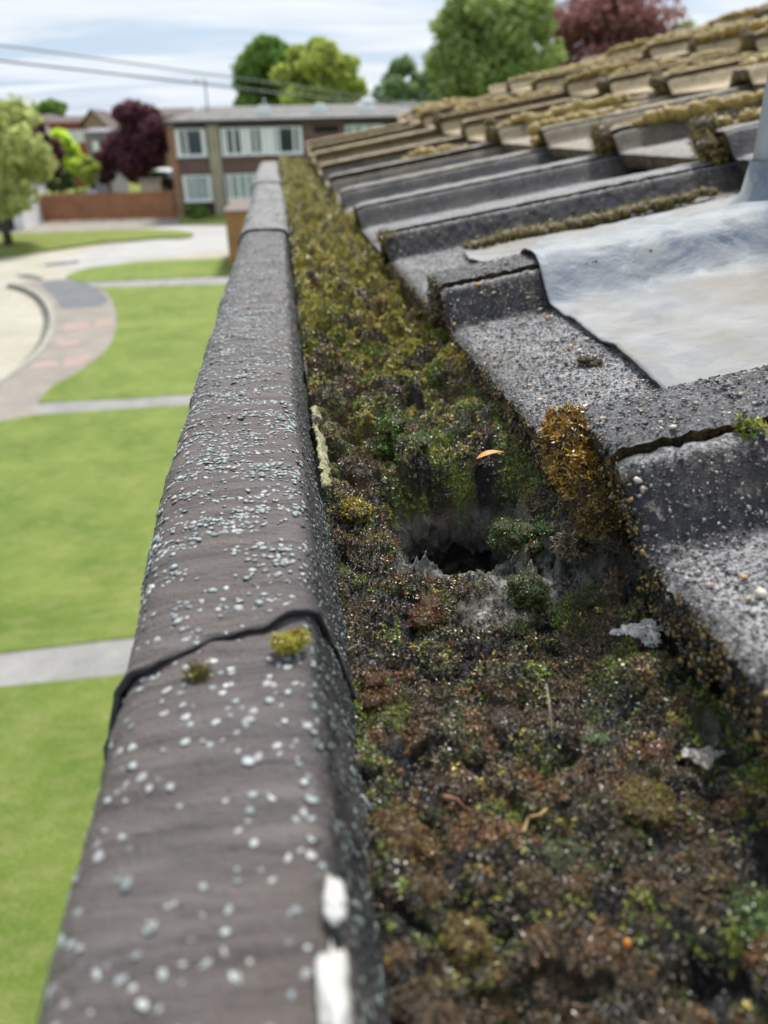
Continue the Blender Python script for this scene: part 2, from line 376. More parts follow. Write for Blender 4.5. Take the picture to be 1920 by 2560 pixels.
# lawns, crossed by narrow concrete paths running to the houses
LT = G+0.115
flat('lawn', lawn_px + [(300, 1011), (506, 996), (700, 980), (760, 718), (557, 719), (400, 724)], G-0.1, LT, M_LAWN)
flat('path', [(98, 1020), (300, 1011), (506, 996), (700, 980), (700, 1004), (500, 1022), (300, 1036), (84, 1050)], G-0.1, G+0.103, M_PATH)
flat('lawn', [(84, 1051), (300, 1037), (500, 1023), (700, 1005), (700, 1580), (284, 1620), (0, 1655), (-300, 1690), (-300, 1200), (0, 1069)], G-0.1, LT, M_LAWN)
flat('path', [(-300, 1691), (0, 1656), (284, 1621), (700, 1581), (700, 1660), (272, 1712), (0, 1739), (-300, 1768)], G-0.1, G+0.103, M_PATH)
flat('lawn', [(-300, 1769), (0, 1740), (272, 1713), (700, 1661), (900, 2300), (900, 3200), (-300, 3200)], G-0.1, LT, M_LAWN)
flat('path', [(200, 714), (400, 706), (557, 698), (760, 690), (760, 716), (557, 718), (400, 722), (236, 730)], G-0.1, G+0.104, M_PATH)
flat('lawn', closed_curve([(205, 713), (172, 702), (171, 696), (215, 679), (290, 668), (371, 660), (557, 652)]) + [(760, 646), (760, 688), (557, 697), (400, 705)], G-0.1, LT, M_LAWN)
flat('verge', closed_curve([(-120, 597), (0, 590), (135, 585), (304, 580), (388, 579), (455, 583), (484, 590), (460, 597), (405, 598), (330, 604), (236, 612), (101, 632), (0, 645), (-120, 660)]), G-0.1, LT, M_LAWN2)
flat('paving_slab', [(250, 606), (300, 599), (352, 596), (348, 603), (290, 610), (244, 615)], G, G+0.02, M_PINK)
flat('footway', [(-120, 572), (73, 560), (442, 549), (640, 545), (640, 566), (442, 566), (300, 576), (100, 583), (-120, 592)], G-0.1, G+0.012, M_PAVE)
flat('lawn', [(446, 538), (540, 534), (640, 531), (640, 560), (560, 562), (448, 561)], G-0.1, LT, M_LAWN)
for px in ([(40, 688), (75, 686), (112, 696), (100, 702), (55, 696)], [(112, 660), (150, 655), (200, 651), (196, 658), (150, 664), (112, 666)]):
    flat('drain_stain', px, G-0.01, G+0.009, M_STAIN)

# ================================================================== BACKGROUND BUILDINGS
M_BRICKO = simple('orange_brick', (0.30, 0.17, 0.10), 0.9, 0.2, 3)
M_BRICKB = simple('brown_brick', (0.10, 0.062, 0.050), 0.9, 0.25, 4)
M_TILEH = simple('brown_hung_tiles', (0.16, 0.10, 0.088), 0.85, 0.2, 5)
M_WHITE = simple('white_plastic', (0.80, 0.82, 0.82), 0.4, 0.04, 2)
M_PANEL = simple('pale_panel', (0.60, 0.65, 0.68), 0.5, 0.05, 2)
M_GLASS = simple('window_glass', (0.035, 0.055, 0.055), 0.08, 0.5, 0.6, 0.6)
M_GLASS2 = simple('window_glass_net', (0.30, 0.36, 0.36), 0.2, 0.25, 0.8, 0.6)
M_STONEP = simple('beige_stone_pier', (0.36, 0.32, 0.24), 0.9, 0.15, 2)
M_SLATE = simple('grey_roof_slates', (0.15, 0.145, 0.135), 0.8, 0.45, 1.6, bump=0.02)
M_FASCIA = simple('dark_fascia', (0.05, 0.04, 0.04), 0.7)
M_FENCE = simple('orange_stained_boards', (0.33, 0.15, 0.08), 0.85, 0.2, 1.2)
HY = 53.0
def fx(u, v=420, Y=HY): return float(at_y(u, v, Y)[0])
def fz(v, u=560, Y=HY): return float(at_y(u, v, Y)[2])
GB = G-0.02
hr = empty('terraced_house', (fx(430), HY, GB))
def hb(name, boxes, mat, parent=hr, bevel=0):
    b = MB()
    for a_, c_ in boxes: b.box(a_, c_)
    o = b.build(name, mat, parent); o.matrix_parent_inverse = Matrix.Translation(-Vector(hr.location))
    return o
x0, x1 = fx(448), fx(448)+20.2
zE = fz(310); z1t, z1b = fz(320), fz(388); z0t, z0b = fz(436), fz(500)
hb('wall', [((x0, HY+0.25, GB), (x1, HY+9, zE))], M_BRICKB)
hb('end_wall', [((x0-0.45, HY-0.05, GB), (x0-0.004, HY+9.05, zE-0.02))], M_BRICKO)
hb('hung_tile_band', [((x0+0.02, HY+0.08, z0t+0.05), (x1-0.1, HY+0.246, z1b-0.04))], M_TILEH)
hb('fascia', [((x0-0.6, HY-0.35, zE), (x1+0.3, HY-0.1, zE+0.22))], M_FASCIA)
px = [fx(527), fx(556)]
hb('stone_pier', [((px[0], HY-0.12, GB), (px[1], HY+0.24, zE-0.03))], M_STONEP)
hb('upper_panel', [((fx(760), HY+0.06, z1b), (fx(868), HY+0.24, zE-0.01))], M_TILEH)
hb('vent_slot', [((fx(790), HY+0.02, fz(337)), (fx(850), HY+0.057, fz(322)))], M_DARK)
def window(ua, ub, za, zb, bars, glass, panels=()):
    xa, xb = fx(ua), fx(ub); t = 0.09
    b = MB(); b.box((xa, HY-0.04, zb), (xb, HY+0.24, zb+t)); b.box((xa, HY-0.04, za-t), (xb, HY+0.24, za))
    b.box((xa, HY-0.038, zb+t), (xa+t, HY+0.238, za-t)); b.box((xb-t, HY-0.038, zb+t), (xb, HY+0.238, za-t))
    for k, u in enumerate(bars):
        w_ = 0.07; xx = xa+(xb-xa)*u; b.box((xx-w_, HY-0.034, zb+t), (xx+w_, HY+0.2, za-t))
    for (p0, p1) in panels:
        b.box((xa+(xb-xa)*p0, HY-0.03, zb+t), (xa+(xb-xa)*p1, HY+0.19, za-t))
    b.box((xa-0.05, HY-0.12, zb-0.07), (xb+0.05, HY-0.042, zb-0.002))
    fr = b.build('window', M_WHITE, hr); fr.matrix_parent_inverse = Matrix.Translation(-Vector(hr.location))
    g = MB().box((xa+t, HY+0.05, zb+t), (xb-t, HY+0.1, za-t)).build('pane', glass, fr)
window(447, 522, z1t, z1b, [0.12, 0.32, 0.36, 0.9], M_GLASS, [(0, 0.14), (0.9, 1)])
window(560, 622, z1t, z1b, [0.2, 0.5, 0.8], M_GLASS, [(0, 0.12), (0.86, 1)])
window(622.6, 668, z1t, z1b, [0.2, 0.5, 0.82], M_GLASS, [(0, 0.14), (0.86, 1)])
window(668.6, 760, z1t, z1b, [0.26, 0.36, 0.78], M_GLASS, [(0, 0.22), (0.9, 1)])
window(868, 960, z1t, z1b, [0.2, 0.5, 0.8], M_GLASS2)
window(452, 524, z0t, z0b, [0.1, 0.33, 0.37, 0.92], M_GLASS2)
window(560, 640, z0t, z0b, [0.16, 0.42, 0.66, 0.86], M_GLASS2)
window(650, 740, z0t, z0b, [0.2, 0.5, 0.8], M_GLASS2)
zr = fz(262); xr = (fx(470), fx(725))
b = MB(); z_ = zE+0.22
b.quad([(x0-0.6, HY-0.35, z_), (x1+0.3, HY-0.35, z_), (x1+0.3, HY+5.5, z_+0.85), (x0+1.5, HY+5.5, z_+0.85)])
b.quad([(x0-0.6, HY-0.35, z_), (x0+1.5, HY+5.5, z_+0.85), (x0-0.6, HY+9.3, z_)])
b.quad([(x0+1.5, HY+5.5, z_+0.85), (x1+0.3, HY+5.5, z_+0.85), (x1+0.3, HY+9.3, z_), (x0-0.6, HY+9.3, z_)])
b.quad([(x0-0.6, HY-0.35, z_-0.004), (x0-0.6, HY+9.3, z_-0.004), (x1+0.3, HY+9.3, z_-0.004), (x1+0.3, HY-0.35, z_-0.004)])
rf = b.build('roof', M_SLATE, hr); rf.matrix_parent_inverse = Matrix.Translation(-Vector(hr.location))
for u in (660, 804, 922):
    q_ = MB(); cx = fx(u, 280); q_.box((cx-0.42, HY+1.1, z_+0.15), (cx+0.42, HY+1.8, z_+0.62)); q_.box((cx-0.3, HY+1.2, z_+0.62), (cx+0.3, HY+1.7, z_+0.80))
    q_.build('roof_vent', M_WHITE, rf, bevel=0.06)
tag(hr, 'long two storey brown terrace with white framed windows and beige stone pier', 'house')
t_ = MB(); t_.tube([(fx(507, 250), HY+3, z_+0.5), (fx(507, 250), HY+3, fz(188))], 0.045, 6); t_.tube([(fx(500), HY+3, fz(193)), (fx(514), HY+3, fz(193))], 0.03, 6); t_.tube([(fx(503), HY+3, fz(199)), (fx(511), HY+3, fz(199))], 0.03, 6)
tag(t_.build('aerial', M_FASCIA), 'thin television aerial standing on the grey terrace roof', 'aerial')

# orange boarded fence between the garages and the terrace
fa, fb_ = at_z(73, 556, G), at_z(440, 546, G)
fr = empty('board_fence', (fa[0], fa[1], GB)); fh = float(at_y(73, 487, fa[1])[2])-GB
n = 46; pb = MB()
dv = Vector((fb_[0]-fa[0], fb_[1]-fa[1], 0)); 
rng = np.random.default_rng(5)
for i in range(n):
    p0 = Vector(fa[:2]).to_3d()+dv*(i/n); p1 = Vector(fa[:2]).to_3d()+dv*((i+0.985)/n); d_ = 0.012*(i % 2)
    pb.box((p0.x, p0.y-0.03-d_, GB+0.06), (p1.x, p0.y-d_, GB+fh+rng.uniform(-0.02, 0.02)))
o = pb.build('boards', M_FENCE, fr); o.matrix_parent_inverse = Matrix.Translation(-Vector(fr.location))
for i in range(0, 9):
    p = Vector(fa[:2]).to_3d()+dv*(i/8); o = MB().box((p.x-0.06, p.y+0.03, GB), (p.x+0.06, p.y+0.15, GB+fh+0.03)).build('post', M_FENCE, fr); o.matrix_parent_inverse = Matrix.Translation(-Vector(fr.location))
tag(fr, 'long orange brown boarded fence across the end of the road', 'fence')
sg = at_y(229, 484, fa[1]-0.1)
tag(MB().box((sg[0]-0.33, sg[1]-0.03, sg[2]-0.3), (sg[0]+0.33, sg[1]-0.006, sg[2]+0.2)).build('notice_board', simple('pale_lilac_board', (0.5, 0.48, 0.62), 0.6), None, bevel=0.01), 'small pale blank notice board fixed on the orange fence', 'notice')
# garages at the left edge
gr = empty('garage', (at_z(30, 574, G)[0], at_z(30, 574, G)[1], GB)); gy = gr.location.y
def gb(name, u0, u1, v0, mat, dy0, dy1, par=gr):
    o = MB().box((float(at_y(u0, 530, gy)[0]), gy+dy0, GB), (float(at_y(u1, 530, gy)[0]), gy+dy1, float(at_y(30, v0, gy)[2]))).build(name, mat, par)
    o.matrix_parent_inverse = Matrix.Translation(-Vector(gr.location)); return o
gb('wall', -150, 30, 470, simple('render_wall', (0.5, 0.5, 0.5)), 0.1, 6)
gb('white_pier', 31, 55, 474, M_WHITE, -0.15, 6.02)
gb('brick_pier', 3, 16, 487, simple('brown_pier', (0.20, 0.13, 0.10)), -0.2, 0.09)
gb('door', 17, 30.5, 487, simple('navy_paint', (0.025, 0.035, 0.085), 0.4), -0.02, 0.096)
gb('door', -60, 2, 487, bpy.data.materials['navy_paint'], -0.02, 0.096)
o = MB().box((float(at_y(-160, 530, gy)[0]), gy-0.3, float(at_y(30, 474, gy)[2])), (float(at_y(57, 530, gy)[0]), gy+6.3, float(at_y(30, 462, gy)[2]))).build('roof', simple('garage_roof', (0.35, 0.36, 0.37)), gr); o.matrix_parent_inverse = Matrix.Translation(-Vector(gr.location))
tag(gr, 'low garage with navy doors and white pier at the far left', 'garage')
# far houses behind the purple trees
def far_house(u0, u1, vt, ve, Y, wall, roof, label, gable=False):
    xa, xb = fx(u0, ve, Y), fx(u1, ve, Y); ze = float(at_y((u0+u1)/2, ve, Y)[2]); zt = float(at_y((u0+u1)/2, vt, Y)[2])
    r_ = empty('house', ((xa+xb)/2, Y, GB)); inv = Matrix.Translation(-Vector(r_.location))
    o = MB().box((xa, Y, GB), (xb, Y+8, ze)).build('wall', wall, r_); o.matrix_parent_inverse = inv
    b = MB(); e = 0.35
    if not gable:
        b.quad([(xa-e, Y-e, ze), (xb+e, Y-e, ze), (xb+e, Y+4, zt), (xa-e, Y+4, zt)]); b.quad([(xa-e, Y+4, zt), (xb+e, Y+4, zt), (xb+e, Y+8+e, ze), (xa-e, Y+8+e, ze)])
        b.quad([(xa-e, Y-e, ze), (xa-e, Y+4, zt), (xa-e, Y+8+e, ze)]); b.quad([(xb+e, Y-e, ze), (xb+e, Y+8+e, ze), (xb+e, Y+4, zt)])
    else:
        xm = (xa+xb)/2
        b.quad([(xa-e, Y-e, ze), (xm, Y-e, zt), (xm, Y+8, zt), (xa-e, Y+8, ze)]); b.quad([(xm, Y-e, zt), (xb+e, Y-e, ze), (xb+e, Y+8, ze), (xm, Y+8, zt)])
        b.quad([(xa, Y-0.01, ze), (xb, Y-0.01, ze), (xm, Y-0.01, zt-0.1)], 1)
    o = b.build('roof', [roof, wall], r_); o.matrix_parent_inverse = inv
    for t in (0.25, 0.62):
        xw = xa+(xb-xa)*t; o = MB().box((xw, Y-0.05, ze-1.9), (xw+1.3, Y+0.05, ze-0.7)).build('window', M_WHITE, r_); o.matrix_parent_inverse = inv
    tag(r_, label, 'house'); return r_
M_RED = simple('red_brick', (0.34, 0.10, 0.06), 0.9, 0.15, 1); M_RTILE = simple('brown_roof_tiles', (0.13, 0.10, 0.085), 0.9, 0.2, 2)
M_GREYP = simple('grey_cladding', (0.22, 0.21, 0.24), 0.8, 0.12, 1); M_TANB = simple('tan_brick', (0.33, 0.23, 0.14), 0.9, 0.15, 1)
far_house(120, 213, 288, 306, 92, M_RED, M_RTILE, 'far red brick house between the yellow green shrub and the pale tree', )
far_house(206, 262, 272, 318, 84, M_TANB, M_RTILE, 'far tan brick house with a pointed gable left of the large purple tree', True)
far_house(216, 258, 319, 330, 74, M_GREYP, M_GREYP, 'far low house with grey cladding beside the large purple tree')
far_house(380, 470, 268, 290, 98, M_TANB, M_RTILE, 'far brown roofed house just left of the terrace roof')
far_house(60, 120, 285, 300, 110, M_TANB, M_RTILE, 'farthest brown roofed house behind the left trees')
# brick boundary wall seen beyond the felt capped edge
pw = at_z(578, 684, G); zt = float(at_y(565, 527, pw[1])[2])
bw = empty('boundary_wall', (pw[0], pw[1], GB)); inv = Matrix.Translation(-Vector(bw.location))
o = MB().box((pw[0], pw[1], GB), (pw[0]+1.15, pw[1]+6, zt-0.06)).build('wall', simple('ochre_brick', (0.34, 0.18, 0.075), 0.85, 0.15, 2), bw); o.matrix_parent_inverse = inv
o = MB().box((pw[0]-0.04, pw[1]-0.04, zt-0.058), (pw[0]+1.19, pw[1]+6.04, zt)).build('coping', simple('brown_coping', (0.16, 0.12, 0.10)), bw); o.matrix_parent_inverse = inv
tag(bw, 'ochre brick boundary wall end just left of the felt capped gutter', 'wall')
# garden things behind the fence
M_VAN = simple('white_paint', (0.85, 0.88, 0.92), 0.3, 0.03, 1)
vx = at_y(418, 430, 62)
van = empty('van', (vx[0], 62, GB)); inv = Matrix.Translation(-Vector(van.location))
b = MB().prism([(-1.0, -2.4), (1.0, -2.4), (1.0, 2.4), (-1.0, 2.4)], 0.35, 2.55); 
o = b.build('body', M_VAN, van, bevel=0.25); o.location = (0, 0, 0)
MB().box((-0.75, -2.44, 1.35), (0.75, -2.402, 2.05)).build('rear_window', M_GLASS, van)
for sx in (-0.9, 0.9):
    for sy in (-1.5, 1.5): MB().tube([(sx-0.1, sy, 0.35), (sx+0.1, sy, 0.35)], 0.35, 16).build('wheel', M_DARK, van)
tag(van, 'white van parked behind the orange fence under the large purple tree', 'van')
hut = fx(360, 460, 57); zt = float(at_y(360, 452, 57)[2])
sh = empty('shed', (hut, 57, GB)); inv = Matrix.Translation(-Vector(sh.location))
o = MB().box((fx(352, 460, 57), 57, GB), (fx(402, 460, 57), 60, zt)).build('wall', simple('cream_boards', (0.50, 0.45, 0.36)), sh); o.matrix_parent_inverse = inv
o = MB().box((fx(349, 460, 57), 56.8, zt), (fx(405, 460, 57), 60.2, zt+0.12)).build('roof', simple('shed_roof', (0.3, 0.27, 0.24)), sh); o.matrix_parent_inverse = inv
tag(sh, 'cream garden shed with flat roof behind the orange fence', 'shed')
ob = at_y(730, 436, 20.0)
oo = empty('outbuilding', (ob[0], 20, GB)); inv = Matrix.Translation(-Vector(oo.location))
zt = float(at_y(730, 412, 20)[2]); zb = float(at_y(730, 442, 20)[2])
o = MB().box((fx(696, 430, 20), 20.3, GB), (fx(900, 430, 20), 23, zb)).build('wall', M_BRICKB, oo); o.matrix_parent_inverse = inv
b = MB(); xa, xb = fx(690, 430, 20), fx(905, 430, 20)
b.quad([(xa, 20, zb), (xb, 20, zb), (xb, 21.5, zt), (xa+0.6, 21.5, zt)]); b.quad([(xa+0.6, 21.5, zt), (xb, 21.5, zt), (xb, 23.2, zb), (xa, 23.2, zb)]); b.quad([(xa, 20, zb), (xa+0.6, 21.5, zt), (xa, 23.2, zb)])
b.quad([(xa, 20, zb-0.1), (xa, 20, zb), (xb, 20, zb), (xb, 20, zb-0.1)])
o = b.build('roof', simple('slate_grey', (0.17, 0.18, 0.20), 0.6), oo); o.matrix_parent_inverse = inv
tag(oo, 'slate roofed outbuilding past the far end of the gutter', 'outbuilding')

# ================================================================== TREES
def leaf_mat(name, c, var=0.35):
    g_ = sum(c)/3; c = tuple((x*0.82+g_*0.18)*1.8 for x in c); q = NM(name, 0.75, 0.15); f = q.noise(1.3, 4, 0.6); g = q.noise(9, 3)  # leaf colours greyed and lifted, painting in the distance haze
    cc = q.ramp(f, [(0.3, [x*(1-var) for x in c]), (0.7, [x*(1+var) for x in c])])
    cc = q.mix(1.0, cc, q.ramp(g, [(0.3, 0.7), (0.7, 1.3)]), 'MULTIPLY'); q.col(cc)
    tr = q.n('ShaderNodeBsdfTranslucent'); q.l(cc, tr.inputs[0]); ms = q.n('ShaderNodeMixShader'); ms.inputs[0].default_value = 0.5
    q.l(q.b.outputs[0], ms.inputs[1]); q.l(tr.outputs[0], ms.inputs[2]); q.l(ms.outputs[0], q.t.nodes['Material Output'].inputs[0]); return q.m
M_BARK = simple('bark', (0.10, 0.075, 0.055), 0.9)
def tree(name, u, vtop, vbot, wpx, Y, mat, label, cat='tree', n=7000, seed=1, leaf=0.22, clumps=26, trunk=True, group=None, lop=(0, 0), vground=None):
    r = np.random.default_rng(seed)
    top = at_y(u, vtop, Y); bot = at_y(u, vbot, Y); cx = (top[0]+bot[0])/2; zt, zb = top[2], bot[2]
    hw = (fx(u+wpx/2, (vtop+vbot)/2, Y)-fx(u-wpx/2, (vtop+vbot)/2, Y))/2; hh = (zt-zb)/2; zc = (zt+zb)/2
    root = empty(name, (float(cx), float(Y), GB)); inv = Matrix.Translation(-Vector(root.location))
    # clump centres over an ellipsoid volume
    d = r.normal(size=(clumps, 3)); d /= np.linalg.norm(d, axis=1)[:, None]; rad = r.uniform(0.35, 0.86, clumps)**0.6
    cc = d*rad[:, None]*np.array([hw, hw*0.9, hh])*0.98; cr_ = r.uniform(0.20, 0.36, clumps)*min(hw, hh)*1.05
    cc[:, 0] += lop[0]*hw*cc[:, 2]/hh
    k = r.integers(0, clumps, n); dd = r.normal(size=(n, 3)); dd /= np.linalg.norm(dd, axis=1)[:, None]
    P = cc[k] + dd*(cr_[k]*r.uniform(0.55, 1.12, n))[:, None]*np.array([1.1, 1.1, 0.8])
    P += np.array([cx, Y, zc])
    nrm = dd*0.6 + r.normal(size=(n, 3))*0.6 + np.array([0, 0, 0.4]); nrm /= np.linalg.norm(nrm, axis=1)[:, None]
    t = np.cross(nrm, r.normal(size=(n, 3))); t /= np.linalg.norm(t, axis=1)[:, None]; b_ = np.cross(nrm, t)
    s = leaf*r.uniform(0.6, 1.4, n)[:, None]
    V = np.stack([P-t*s, P-b_*s*0.55+nrm*s*0.1, P+t*s, P+b_*s*0.55+nrm*s*0.1], 1).reshape(-1, 3)
    F = np.arange(len(V)).reshape(-1, 4)
    o = link('crown', mesh_np('crown', V, F, [mat], smooth=False), root); o.matrix_parent_inverse = inv
    tb = MB(); base = Vector((cx, Y, GB)); top_ = Vector((cx, Y, zc+hh*0.3)); tr_ = max(0.08, hw*0.06)
    mid = base.lerp(top_, 0.5)+Vector((r.uniform(-.1, .1)*hw, 0, 0))
    tb.tube([base, base.lerp(mid, .5), mid, top_], [tr_*1.3, tr_, tr_*0.85, tr_*0.25], 8)
    for i in range(min(14, clumps)):
        c_ = Vector((cc[i]+np.array([cx, Y, zc])).tolist()); s0 = mid.lerp(top_, r.uniform(0, 0.6)) if i % 2 else base.lerp(mid, r.uniform(.75, 1))
        tb.tube([s0, s0.lerp(c_, 0.5)+Vector((0, 0, -hh*0.06)), c_], [tr_*0.45, tr_*0.28, tr_*0.08], 6)
    o = tb.build('trunk', M_BARK, root, smooth=True); o.matrix_parent_inverse = inv
    tag(root, label, cat, group); return root
LG = leaf_mat('green_leaves', (0.12, 0.21, 0.03)); LYG = leaf_mat('yellow_green_leaves', (0.26, 0.31, 0.04)); LP = leaf_mat('purple_leaves', (0.10, 0.034, 0.048))
LPALE = leaf_mat('pale_olive_leaves', (0.29, 0.32, 0.09)); LLIME = leaf_mat('lime_leaves', (0.42, 0.52, 0.02)); LC = leaf_mat('copper_leaves', (0.20, 0.085, 0.075)); LDG = leaf_mat('dark_green_leaves', (0.06, 0.11, 0.026))
LBG = leaf_mat('blue_green_leaves', (0.14, 0.21, 0.08))
tree('tree', -28, 200, 570, 340, 42, LPALE, 'pale olive leaved tree at the far left edge over the garages', n=9000, seed=3, clumps=34, leaf=.2)
tree('tree', 342, 252, 452, 172, 60, LP, 'large dark purple leaved tree left of the terrace', n=12000, seed=4, clumps=40, leaf=.2)
tree('tree', 112, 296, 462, 76, 58, LP, 'smaller dark purple leaved tree between the pale tree and lime shrub', n=6000, seed=8, clumps=22, lop=(-.5, 0))
tree('shrub', 262, 372, 458, 60, 59, LP, 'low purple leaved shrub at the foot of the large purple tree', 'shrub', n=3000, seed=28, clumps=14)
tree('shrub', 175, 322, 440, 80, 60, LLIME, 'bright lime green shrub behind the fence', 'shrub', n=5000, seed=9, clumps=20, lop=(-.3, 0))
tree('shrub', 225, 395, 462, 56, 57.5, LYG, 'yellow green shrub just behind the middle of the fence', 'shrub', n=2500, seed=10, clumps=14)
tree('shrub', 152, 428, 480, 80, 57, LDG, 'dark green shrub behind the left half of the fence', 'shrub', n=2500, seed=11, clumps=14)
tree('shrub', 390, 430, 468, 60, 58, LDG, 'dark green shrub in front of the white van', 'shrub', n=2000, seed=12, clumps=12)
tree('shrub', 487, 510, 546, 66, 51.6, LG, 'low green bushes planted under the ground floor window', 'shrub', n=2000, seed=13, clumps=14, leaf=.12)
tree('tree', 130, 250, 330, 110, 120, LG, 'small round green tree far off above the left houses', n=4000, seed=14, clumps=20, leaf=.4)
tree('tree', 665, 80, 340, 150, 95, LG, 'tall green tree left of the pair rising behind the terrace', n=16000, seed=15, clumps=60, leaf=.34)
tree('tree', 795, 88, 345, 215, 88, LYG, 'broad yellow green tree, right of the pair rising behind the terrace', n=15000, seed=16, clumps=48, leaf=.34)
tree('tree', 1020, 150, 340, 200, 120, LBG, 'distant hazy green tree between the yellow green tree and tall right tree', n=8000, seed=17, clumps=26, leaf=.42)
tree('tree', 1232, -110, 350, 285, 70, leaf_mat('mid_green_leaves', (0.20, 0.26, 0.065)), 'very tall green tree standing behind the roof slope', n=22000, seed=18, clumps=60, leaf=.27)
tree('tree', 1505, -75, 330, 330, 78, LC, 'copper leaved tree standing behind the roof at the right', n=18000, seed=19, clumps=48, leaf=.27)
tree('tree', 1690, 20, 330, 120, 100, LG, 'green tree mostly hidden right of the copper tree', n=5000, seed=20, clumps=24, leaf=.35)
belt = ['far outside the left edge', 'outside the left edge', 'left of the garages beyond the pale olive tree', 'behind the pale olive tree at the left edge', 'left of the red brick house', 'behind the red brick house roof', 'above the gap beside the purple tree', 'behind the large purple tree', 'behind the left end of the terrace roof', 'behind the aerial on the terrace roof', 'under the tall left tree of the pair', 'between the two trees of the pair', 'just right of the broad yellow green tree', 'behind the hazy green tree', 'behind the foot of the very tall green tree']
for i in range(15):          # hedge line that closes the horizon
    r = np.random.default_rng(100+i); u_ = -380+i*105
    tree('tree', u_, 288+r.uniform(-10, 12), 350, 140, 150+r.uniform(0, 25), [LDG, LG, LBG][i % 3], 'distant %s green tree on the horizon %s' % (['dark', 'mid', 'pale'][i % 3], belt[i]), n=1300, seed=200+i, clumps=14, leaf=.8, group='distant belt of trees on the horizon')
tag(MB().prism([(-300, 185), (300, 185), (300, 190), (-300, 190)], GB, GB+5.5).build('hills', LDG), kind='structure')
# overhead wires
M_WIRE = simple('grey_cable', (0.10, 0.12, 0.13), 0.6)
def wire(pts, Y0, Y1, rad, label):
    P = []; k = len(pts)
    for i, (u, v) in enumerate(pts): P.append(tuple(at_y(u, v, Y0+(Y1-Y0)*i/(k-1))))
    tag(MB().tube(P, rad, 6).build('overhead_cable', M_WIRE, None, True), label, 'cable')
wire([(-300, 75), (0, 113), (250, 147), (500, 183), (720, 212), (900, 240), (1120, 268), (1300, 292)], 26, 34, 0.021, 'upper overhead telephone cable crossing the sky')
wire([(-300, 112), (0, 152), (250, 180), (500, 209), (720, 236), (900, 254), (1120, 272), (1300, 288)], 24, 34, 0.028, 'lower overhead telephone cable crossing the sky')

# ================================================================== ROOF TILES
P_, GA, RISE, TILT = 0.30, 0.35, 0.086, math.atan(0.158)
RIBW, DROP, RUN, THK = 0.040, 0.0270, 0.017, 0.020
X0, YJ0, Z0 = 0.100, 0.221, -0.094
def prof(y):        # top surface across one tile (0 = joint edge of its roll)
    xs = [0, 0.0025, RIBW-0.003, RIBW+0.001, RIBW+RUN-0.003, RIBW+RUN+0.004, P_-0.027-0.004, P_-0.027+0.003, P_-0.0095, P_-0.006, P_-0.0015]
    zs = [-0.0012, 0, 0, -0.0015, -DROP+0.0014, -DROP, -DROP, -DROP+0.0014, -0.0062, -0.0042, -0.0042]
    return np.interp(y, xs, zs)
def icos(sub=1):
    import bmesh
    bm = bmesh.new(); bmesh.ops.create_icosphere(bm, subdivisions=sub, radius=1.0)
    V = np.array([v.co[:] for v in bm.verts]); F = np.array([[v.index for v in f.verts] for f in bm.faces]); bm.free(); return V, F
ICO1, ICO2 = icos(1), icos(2)
def frames(N, r):
    N = N/np.linalg.norm(N, axis=1)[:, None]; t = np.cross(N, r.normal(size=N.shape)); t /= np.linalg.norm(t, axis=1)[:, None]
    return t, np.cross(N, t), N
def blobs(P, N, size, flat_, cols, r, base=ICO1, jit=0.18, elong=(0.7, 1.25), sink=0.25):
    V0, F0 = base; n = len(P); t, b_, nn = frames(N + r.normal(size=N.shape)*0.12, r)
    ex = r.uniform(*elong, n)[:, None, None]; sz = np.asarray(size)[:, None, None]
    L_ = V0[None]*(1+r.normal(size=(n, len(V0), 1))*jit)
    fl = (np.asarray(flat_)*np.ones(n))[:, None, None]
    W = P[:, None]+(L_[..., 0:1]*ex*t[:, None]+L_[..., 1:2]/ex*b_[:, None]+L_[..., 2:3]*fl*nn[:, None])*sz + nn[:, None]*sz*fl*(1-2*sink)
    F = (F0[None]+(np.arange(n)*len(V0))[:, None, None]).reshape(-1, 3)
    return W.reshape(-1, 3), F, np.repeat(cols, len(V0), 0)
